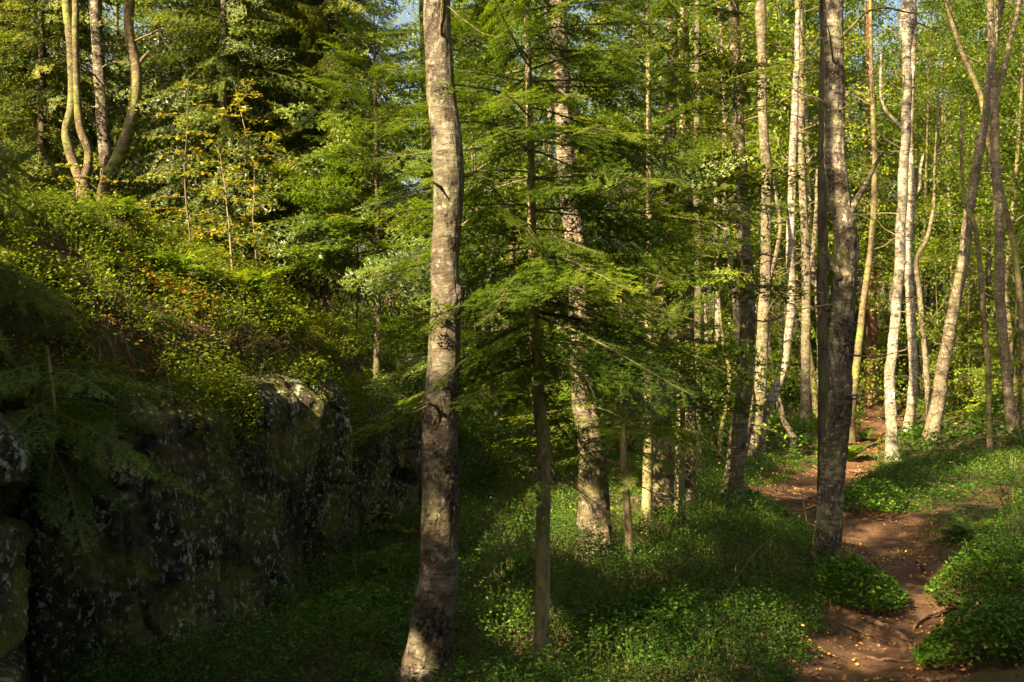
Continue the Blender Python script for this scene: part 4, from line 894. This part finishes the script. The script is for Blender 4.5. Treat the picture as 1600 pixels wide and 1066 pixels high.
SHADE = [(-4.9, 1.2, 7, .70, 0), (-6.6, 3.2, 1, .8, 1), (-3.0, -.9, 2, .78, 2), (-7.4, -.8, 6, .75, 3), (-5.0, -3.0, 4, .85, 4), (-.6, -2.6, 7, .62, 5), (-2.4, -5.6, 0, .85, 6), (1.8, -3.2, 3, .75, 7),
         (-9.6, 4.6, 8, .7, 8), (-8.8, 8.2, 0, .8, 9), (-11, 1.0, 5, .85, 10), (.8, -7.0, 8, .8, 11), (4.2, -5.0, 2, .8, 12), (-8.2, -6.4, 3, .85, 13), (-4.4, -9.0, 6, .85, 14),
         (-6.6, .3, 8, .68, 15), (-4.0, 2.9, 7, .50, 16), (-7.9, 5.6, 7, .62, 17), (-3.6, -3.4, 7, .8, 18), (-9.4, 2.4, 6, .8, 19), (-1.4, -.9, 1, .60, 20), (-6.4, -4.6, 8, .85, 21), (-10.4, 7.4, 6, .8, 22), (1.6, -5.4, 6, .8, 23),
         (-7.2, 1.6, 0, .75, 24), (-12.2, 5.2, 8, .9, 25), (-10, -2.4, 7, .95, 26), (-2.0, -3.2, 2, .75, 27), (-9.6, 10.2, 7, .75, 28),
         (-6.2, 7.9, 6, .95, 29), (-5.5, 6.1, 8, .72, 30), (-7.6, 9.9, 8, .85, 31), (-6.9, 6.6, 3, .9, 32), (-4.7, 4.3, 7, .62, 33), (-8.3, 7.0, 6, 1.0, 34),
         (-2.5, 1.1, 7, .56, 35), (-1.5, -1.7, 8, .62, 36), (.6, -1.7, 7, .66, 37), (1.3, -.9, 0, .66, 38), (-.3, -3.9, 6, .7, 39), (2.6, -1.6, 8, .62, 40), (-3.6, -1.9, 6, .66, 41), (3.0, -3.6, 7, .8, 42), (-4.2, -.2, 3, .66, 43), (-3.5, 1.9, 7, .30, 44), (-3.9, 2.6, 6, .26, 45)]
for a in SHADE: shade_tree(*a)
for (x, y, k) in [(7.5, 3, 0), (6.5, -1.5, 6), (9.5, 7.5, 3), (11.5, 11, 7), (12, 3, 2), (8.5, -6, 1), (14.5, 15.5, 4), (15, 8, 0), (-10, 12.5, 6), (-13, 8, 2), (-12.5, 16, 7), (5, -10, 4), (11, -2, 7), (-14, -3, 8), (-1, -12, 1), (17, 20, 6)]:
    place((BT+ST)[k], "birch_tree" if k < 6 else "spruce_tree", "unseen tree added for its shade, crown gaps cut where sun should fall", "tree", x, y, .85, x, "trees outside the photo")

# ------------------------------------------------------------------ undergrowth
def tufts(n, seed, ylo, yhi, ulo, uhi, accept, hmin, hmax, leaf, per, spread):
    r = np.random.default_rng(seed); y = np.sqrt(r.uniform(ylo**2, yhi**2, n)); x = y*r.uniform(ulo, uhi, n)
    k = accept(x, y, r); x, y = x[k], y[k]; z = ground(x, y); n = len(x)
    cd_ = cliff_sd(x, y); z = np.where((cd_ > 0) & (cd_ < .45) & (y < 10.4), np.maximum(z, np.where((y > 5) & (y < 8) | (y < 4.7), 1.50, 1.15)), z)
    hn = .5+.5*fbm(x*2.1, y*2.1, s=61, o=3)/1.1; ht = hmin+(hmax-hmin)*np.clip(hn, 0, 1)*r.uniform(.7, 1.1, n)
    edge = np.clip((path_d(x, y)+.05)/.5, .3, 1); ht *= edge
    idx = np.repeat(np.arange(n), per); f = r.uniform(.25, 1, len(idx)); a = r.uniform(0, 6.28, len(idx)); q = spread*f*np.sqrt(r.random(len(idx)))
    lean = r.normal(0, .35, (n, 2))[idx]
    p = np.stack([x[idx]+np.cos(a)*q+lean[:, 0]*ht[idx]*f, y[idx]+np.sin(a)*q+lean[:, 1]*ht[idx]*f, z[idx]+ht[idx]*f], 1)
    tint = np.clip(.5+.35*fbm(x*.9, y*.9, s=71, o=3), 0, 1)[idx]
    rn = np.clip(.50*r.random(len(idx))+.42*tint+.04*(r.random(len(idx)) < .5), 0, .94)
    rn = np.where(r.random(len(idx)) < .006, .985, rn)
    if seed in (4, 5): rn = np.where((fbm(x*1.3, y*1.3, s=93, o=3)[idx] > .85) & (r.random(len(idx)) < .45), r.uniform(.95, 1, len(idx)), rn)
    T = leaf_quads(p, leaf, r, width=.58, flat=.15)
    stem = np.stack([np.stack([x, y, z-.02], 1), np.stack([x+.004, y, z-.02], 1), np.stack([x+lean[::per, 0]*ht, y+lean[::per, 1]*ht, z+ht*.95], 1)], 1)
    return T, rn, stem
FLAT = lambda x, y, r: (path_d(x, y) > .02+.12*vnoise(x*4, y*4, s=4)+.10*r.random(len(x))) & ((cliff_sd(x, y) < -.02) | (y > 11)) & (fbm(x*1.2, y*1.2, s=66, o=3) > -.75+.3*r.random(len(x)))
MOUND = lambda x, y, r: (cliff_sd(x, y) > .16*r.random(len(x))+.06) & (fbm(x*1.4, y*1.4, s=67, o=3) > -.45+.4*r.random(len(x)))
A = [tufts(22000, 1, 2.6, 9.6, -.46, .86, FLAT, .08, .40, .0225, 19, .085), tufts(15000, 2, 9.6, 16, -.3, .86, FLAT, .08, .34, .034, 14, .11), tufts(11000, 3, 16, 36, -.2, .86, FLAT, .12, .38, .085, 10, .2)]
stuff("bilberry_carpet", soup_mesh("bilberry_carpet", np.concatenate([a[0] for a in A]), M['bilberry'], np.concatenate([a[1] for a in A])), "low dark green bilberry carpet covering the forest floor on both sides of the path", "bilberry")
st = np.concatenate([a[2] for a in A])
r = np.random.default_rng(15); rc = catmull(np.concatenate([CL[2:10], np.zeros((8, 1))], 1), 900)[:, :2]; rt = unit(np.gradient(rc, axis=0)); rn_ = np.stack([-rt[:, 1], rt[:, 0]], 1)
n = 30000; k = r.integers(0, 900, n); lump = np.clip(.5+.9*fbm(rc[k, 0]*2.2, rc[k, 1]*2.2, s=33, o=3), 0, 1.2); q = r.random(n)**.7; an = r.uniform(-.9, 2.6, n); rr_ = (.10+.24*lump)*q
zt = np.where(rc[k, 1] < 8.2, 1.62, 1.34)
hp = np.stack([rc[k, 0]+rn_[k, 0]*(.12-rr_*np.cos(an)), rc[k, 1]+rn_[k, 1]*(.12-rr_*np.cos(an)), zt-.06-.10*(1-lump)+rr_*np.sin(an)*1.15-.35*np.clip(np.cos(an), 0, 1)*rr_], 1)
RIM = (leaf_quads(hp, .028, r, width=.58, flat=.0), np.clip(.5*r.random(n)+.4*lump/1.2, 0, .93))
B = [tufts(38000, 4, 4.4, 11.5, -.62, -.05, MOUND, .06, .34, .030, 13, .08), tufts(8000, 5, 11.5, 30, -.62, .1, MOUND, .12, .3, .07, 10, .16)]
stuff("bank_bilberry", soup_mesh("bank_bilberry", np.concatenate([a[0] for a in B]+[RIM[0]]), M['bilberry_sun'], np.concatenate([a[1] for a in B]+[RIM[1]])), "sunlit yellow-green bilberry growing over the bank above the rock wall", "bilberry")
st = np.concatenate([st]+[a[2] for a in B])
stuff("bilberry_stems", soup_mesh("bilberry_stems", st, M['twig']), "thin brown stems under the bilberry leaves", "stems")
# dry grass, hanging roots along the rock rim
r = np.random.default_rng(5); T = []; S_ = []
cc = catmull(np.concatenate([CL[2:10], np.zeros((8, 1))], 1), 900)[:, :2]
tn = unit(np.gradient(cc, axis=0)); no = np.stack([-tn[:, 1], tn[:, 0]], 1)
k = r.integers(0, 900, 1500); off = r.uniform(-.05, .25, 1500); dens = fbm(cc[k, 0]*2, cc[k, 1]*2, s=5, o=2) > -.05
k, off = k[dens], off[dens]
b0 = np.concatenate([cc[k]+no[k]*off[:, None], np.zeros((len(k), 1))], 1); b0[:, 2] = np.maximum(ground(b0[:, 0]+no[k, 0]*.25, b0[:, 1]+no[k, 1]*.25), 1.25)
o2 = -no[k]+r.normal(0, .5, (len(k), 2)); L = r.uniform(.05, .24, len(k))*r.uniform(.5, 1.2, len(k)); w_ = .0022
p0 = b0; p1 = b0+np.concatenate([o2*L[:, None]*.4, (r.uniform(-.1, .35, len(k))*L)[:, None]], 1); p2 = p1+np.concatenate([o2*L[:, None]*.35, (-r.uniform(.3, 1.0, len(k))*L)[:, None]], 1)
wv = np.concatenate([tn[k]*w_, np.zeros((len(k), 1))], 1)
T = np.concatenate([np.stack([p0-wv, p0+wv, p1+wv*.7, p1-wv*.7], 1), np.stack([p1-wv*.7, p1+wv*.7, p2+wv*.2, p2-wv*.2], 1)])
stuff("dry_grass", soup_mesh("dry_grass", T, M['straw']), "dry brown grass and rootlets hanging over the rim of the rock wall", "dry grass")
# fallen leaves
r = np.random.default_rng(6); n = 17000; q = r.integers(0, 560, n); k = r.uniform(-1.25, 1.25, n)
x = pc[q, 0]+nn[q, 0]*k*(pc[q, 2]+.1); y = pc[q, 1]+nn[q, 1]*k*(pc[q, 2]+.1); ok = fbm(x*3, y*3, s=12, o=3)+.75*np.abs(k) > .25*r.random(n)+.25
x, y = x[ok], y[ok]; z = ground(x, y)+.012+.018*fbm(x*5, y*5, s=21, o=3)+.006
T1_ = leaf_quads(np.stack([x, y, z], 1), .026, r, width=.72, flat=.05)
n = 2600; y = np.sqrt(r.uniform(3.5**2, 17**2, n)); x = y*r.uniform(-.45, .58, n); z = ground(x, y)+.04+.20*r.random(n)+.04
kk = cliff_sd(x, y) < -.1; T2_ = leaf_quads(np.stack([x, y, z], 1)[kk][:700], .032, r, width=.75, flat=.2)
c0 = P(742, 0, 12.5); n = 4200; x = c0[0]+r.normal(0, 1.0, n); y = c0[1]+r.normal(0, 1.2, n); T3_ = leaf_quads(np.stack([x, y, ground(x, y)+.03+.05*r.random(n)], 1), .055, r, flat=.1)
n = 1800; x = -2.35+r.normal(0, .45, n); y = 5.75+r.normal(0, .5, n); kk = cliff_sd(x, y) > .05; T4_ = leaf_quads(np.stack([x, y, ground(x, y)+.02+.05*r.random(n)], 1)[kk], .035, r, flat=.1)
T = np.concatenate([T1_, T2_, T3_, T4_]); stuff("fallen_leaves", soup_mesh("fallen_leaves", T, M['fallen_leaf'], r.random(len(T))**1.7), "small yellow and brown fallen birch leaves scattered on the path and ground", "fallen leaves")

# ------------------------------------------------------------------ roots, sticks, ferns
M['root'] = rough_bark("root_bark", (.05, .028, .018), (.20, .11, .065), 0, 26)
def root(label, px, r0, seed, lift=.02):
    g = np.array([G(a, b_) for a, b_ in px]); c = catmull(g, 26); rr = np.random.default_rng(seed)
    c[:, 2] = ground(c[:, 0], c[:, 1])+lift*np.sin(np.linspace(0, math.pi, 26))+.01*vnoise(np.arange(26)*.7, np.zeros(26), s=seed)
    c[0, 2] -= .05; c[-1, 2] -= .05; o = c[0].copy(); m_ = MB(); m_.tube(c-o, np.linspace(r0, r0*.45, 26)*(1+.25*vnoise(np.arange(26)*.9, np.zeros(26), s=seed+3)), 8)
    ob = link("tree_root", m_.mesh("tree_root", M['root']), None, o); tag(ob, label, "root", "roots across the path")
root("thickest root arching out of the right bank onto the near path", [(1560, 950), (1510, 948), (1475, 962), (1440, 975), (1425, 985)], .022, 1, .05)
root("root forking below the thickest one toward the right edge", [(1600, 985), (1540, 985), (1505, 960), (1480, 955)], .022, 2, .03)
root("dark root in the middle of the near path", [(1350, 965), (1385, 985), (1410, 998), (1425, 1010)], .024, 3, .02)
root("long thin root along the left edge of the near path", [(1290, 965), (1330, 985), (1370, 1000), (1395, 1008)], .014, 4, .02)
root("short root crossing the path just below the big sun streak", [(1345, 812), (1385, 815), (1420, 822)], .012, 5, .012)
root("root step across the narrow far part of the path", [(1322, 736), (1345, 740), (1375, 735)], .035, 6, .03)
root("thin root on the sunlit left bend of the path", [(1235, 770), (1262, 778), (1290, 790)], .014, 7, .015)
root("upper root step where the path narrows and climbs", [(1325, 712), (1350, 716), (1375, 710)], .03, 8, .03)
root("pale thin root at the bottom of the path near the photo's lower edge", [(1300, 1010), (1350, 1030), (1420, 1035), (1470, 1020)], .013, 9, .015)
def stick(label, a, b_, r0, seed, h0=.05, h1=.3, side=2):
    A_ = G(*a); B_ = G(*b_); B_ = A_+(B_-A_); A_ = A_+[0, 0, h0]; B_ = B_+[0, 0, h1]; m_ = MB(); c = catmull(np.array([A_, (A_+B_)/2+[0, .05, .05], B_])-A_, 14)
    m_.tube(c, np.linspace(r0, r0*.4, 14), 6); rr = np.random.default_rng(seed)
    for q in range(side): stub(m_, c[5+3*q], unit(c[-1])+rr.normal(0, .6, 3)+[0, 0, .5], .35, r0*.5, .2, seed+q, 4)
    ob = link("dead_branch", m_.mesh("dead_branch", M['twig']), None, A_); tag(ob, label, "stick")
stick("long dead stick slanting out of the bilberries left of the stout dark birch", (1118, 985), (1225, 880), .007, 1, .12, .30, 0)
stick("thin bare twig lying over the bilberries right of the pole-like fir", (860, 935), (960, 950), .006, 2, .22, .2, 1)
stick("thin twig standing by the sunlit left bend of the path", (1268, 850), (1248, 790), .007, 3, .0, .35, 1)
def fern(name, label, px, py, n, L, seed, grassy=False):
    b = G(px, py); t = thing(name, label, name.replace("_", " "), b); r = np.random.default_rng(seed)
    for k in range(n):
        a = k*2.4+r.uniform(-.3, .3); e = r.uniform(.75, 1.35); l = L*r.uniform(.75, 1.1); p = [np.zeros(3)]
        for q in range(9): p.append(p[-1]+np.array([math.cos(a)*math.cos(e), math.sin(a)*math.cos(e), math.sin(e)])*l/9); e -= .16
        p = np.array(p); V, F_ = tube(p, np.linspace(.004, .001, 10), 3); Q = []
        sdv = np.array([-math.sin(a), math.cos(a), 0])
        for j in np.arange(.15, 1, .035):
            h = j*9; i_ = min(int(h), 8); c = p[i_]+(p[i_+1]-p[i_])*(h-i_); fw = unit(p[i_+1]-p[i_]); wl = l*.26*math.sin(math.pi*min(j*.85+.12, 1))**.8
            for s_ in (-1, 1):
                d = unit(sdv*s_+fw*.35+[0, 0, -.15+r.normal(0, .1)]); Q.append([c, c+d*wl*.5+fw*.016, c+d*wl, c+d*wl*.5-fw*.016])
        Q = np.array(Q); VV = np.concatenate([V, Q.reshape(-1, 3)]); FF = [np.concatenate([F_, np.arange(len(Q)*4).reshape(-1, 4)+len(V)])]
        link("frond", new_mesh("frond", VV, FF, M['fern'], False, r.random(len(FF[0]))*.8+.1), t)
fern("fern", "fern clump at the left of the far narrow path, behind the stout dark birch", 1325, 722, 11, .55, 1)
fern("fern", "small fern beside the upper root step of the path", 1352, 690, 8, .42, 2)
fern("fern", "orange-tinged low fern left of the path's sunlit bend", 1175, 835, 7, .28, 4)
def bush_clump(label, px, py, rx_, ry_, h, n, seed, mat='bilberry'):
    c = G(px, py); r = np.random.default_rng(seed); a = r.uniform(0, 6.28, n); q = np.sqrt(r.random(n)); x = np.cos(a)*q*rx_; y = np.sin(a)*q*ry_
    hh = h*(1-q**2*.6)*(1+.25*fbm(x*5+seed, y*5, s=seed, o=2)); z = hh*r.uniform(.25, 1, n)**.6+ground(c[0]+x, c[1]+y)-c[2]
    t = thing("bilberry_bush", label, "bilberry bush", c)
    link("leaves", soup_mesh("leaves", leaf_quads(np.stack([x, y, z], 1), .035, r, flat=.2), M[mat], np.clip(r.random(n)*.6+.25, 0, .94)), t)
    m_ = MB()
    for k in range(40):
        j = int(r.integers(n)); p = np.array([x[j], y[j], z[j]]); m_.tube(np.array([[x[j]*.6, y[j]*.6, -.03+ground(c[0]+x[j]*.6, c[1]+y[j]*.6)-c[2]], p*[.8, .8, .6], p]), np.array([.003, .002, .001]), 3)
    link("stems", m_.mesh("stems", M['twig']), t)
bush_clump("bilberry bush standing in the inner bend of the path, right of the stout dark birch", 1352, 800, .42, .55, .38, 3600, 1)
bush_clump("bilberry bush at the foot of the stout dark birch, spilling over the path edge", 1340, 935, .34, .40, .27, 3200, 2)

def bank_fern(label, px, py, Y, n, L, seed):
    b = P(px, py, Y); b[2] = float(ground(b[0], b[1])); t = thing("fern", label, "fern", b); r = np.random.default_rng(seed)
    f0 = next(o for o in bpy.data.objects if o.name.startswith("fern") and o.get("category") == "fern" and len(o.children) > 6 and o is not t)
    for c in f0.children:
        o = c.copy(); sc.collection.objects.link(o); o.parent = t
    t.rotation_euler = (0, 0, seed); t.scale = (L,)*3
bank_fern("bright fern on the bank at the foot of the tiered yellow sapling", 385, 430, 7.8, 0, .8, 1)
bank_fern("fern at the rim of the bank near the big foreground birch", 590, 560, 7.9, 0, .7, 2)
bank_fern("small fern on the sunny bank below the upper left birches", 190, 420, 8.0, 0, .6, 3)

bush_clump("bilberry bush in the bottom right corner beside the near path", 1545, 1035, .42, .35, .34, 3600, 5)
bush_clump("bilberry bush on the right bank where the thickest root comes out", 1560, 930, .5, .45, .40, 3600, 6)
bush_clump("bilberry tussock in the lower middle, right of the pole-like fir", 1010, 1010, .45, .4, .34, 3200, 7)
bush_clump("bilberry tussock at the foot of the rock wall, left of the foreground birch", 560, 985, .4, .4, .30, 3000, 8)
# grass blades between the bilberries
r = np.random.default_rng(44); n = 260; y = np.sqrt(r.uniform(4**2, 16**2, n)); x = y*r.uniform(-.4, .6, n); ok = FLAT(x, y, r) & (fbm(x*.7, y*.7, s=88, o=2) > .1); x, y = x[ok], y[ok]
k = np.repeat(np.arange(len(x)), 14); b0 = np.stack([x[k]+r.normal(0, .04, len(k)), y[k]+r.normal(0, .04, len(k)), np.zeros(len(k))], 1); b0[:, 2] = ground(b0[:, 0], b0[:, 1])
an = r.uniform(0, 6.28, len(k)); L = r.uniform(.18, .42, len(k)); o2 = np.stack([np.cos(an), np.sin(an), 0*an], 1); sd_ = np.stack([-np.sin(an), np.cos(an), 0*an], 1)*.0028
p1 = b0+o2*(L*.22)[:, None]+np.array([0, 0, 1])*(L*.62)[:, None]; p2 = b0+o2*(L*.62)[:, None]+np.array([0, 0, 1])*(L*.80)[:, None]
T = np.concatenate([np.stack([b0-sd_, b0+sd_, p1+sd_*.8, p1-sd_*.8], 1), np.stack([p1-sd_*.8, p1+sd_*.8, p2+sd_*.1, p2-sd_*.1], 1)])
stuff("forest_grass", soup_mesh("forest_grass", T, M['fern']), "thin green grass blades growing between the bilberries", "grass")

place(HT[0], "shrub", "low yellow-green shrub glowing in the sun in the gap right of the foreground birch", "shrub", P(762, 0, 12.2)[0], 12.2, .62, 2.0, None)
bank_fern("fern half way up the bank, left of the tiered yellow sapling", 270, 470, 7.3, 0, .75, 4)
bank_fern("fern hanging at the rim of the rock wall near its middle", 400, 540, 6.9, 0, .55, 5)
bank_fern("fern on top of the bank in front of the forked birch", 95, 410, 7.6, 0, .7, 6)
bank_fern("fern in the bilberries left of the sunlit flared foot", 800, 0, 7.6, 0, .7, 7)
bank_fern("fern in the shaded bilberries below the small short fir", 1075, 0, 6.7, 0, .6, 8)
bank_fern("fern on the right bank above the near path", 1520, 0, 9.6, 0, .7, 9)
for q, (lb, a, b_, Y0, Y1) in enumerate([("dry stick lying on the sunny bank below the saplings", (300, 455), (390, 500), 7.6, 7.2), ("thin dead stem standing on the bank left of its middle", (205, 505), (185, 430), 6.7, 6.9), ("fine rusty twig on the brow above the rock wall", (330, 545), (410, 575), 6.5, 6.4)]):
    A_ = P(*a, Y0); B_ = P(*b_, Y1); A_[2] = float(ground(A_[0], A_[1]))+.03; m_ = MB(); c = catmull(np.array([A_, (A_+B_)/2+[0, 0, .08], B_])-A_, 12); m_.tube(c, np.linspace(.006, .002, 12), 5)
    for w_ in range(2): stub(m_, c[4+3*w_], unit(c[-1])+np.array([.3*(-1)**w_, .1, .6]), .16, .0025, .3, q*3+w_, 4)
    tag(link("dead_branch", m_.mesh("dead_branch", M['dead_twig']), None, A_), lb, "stick")
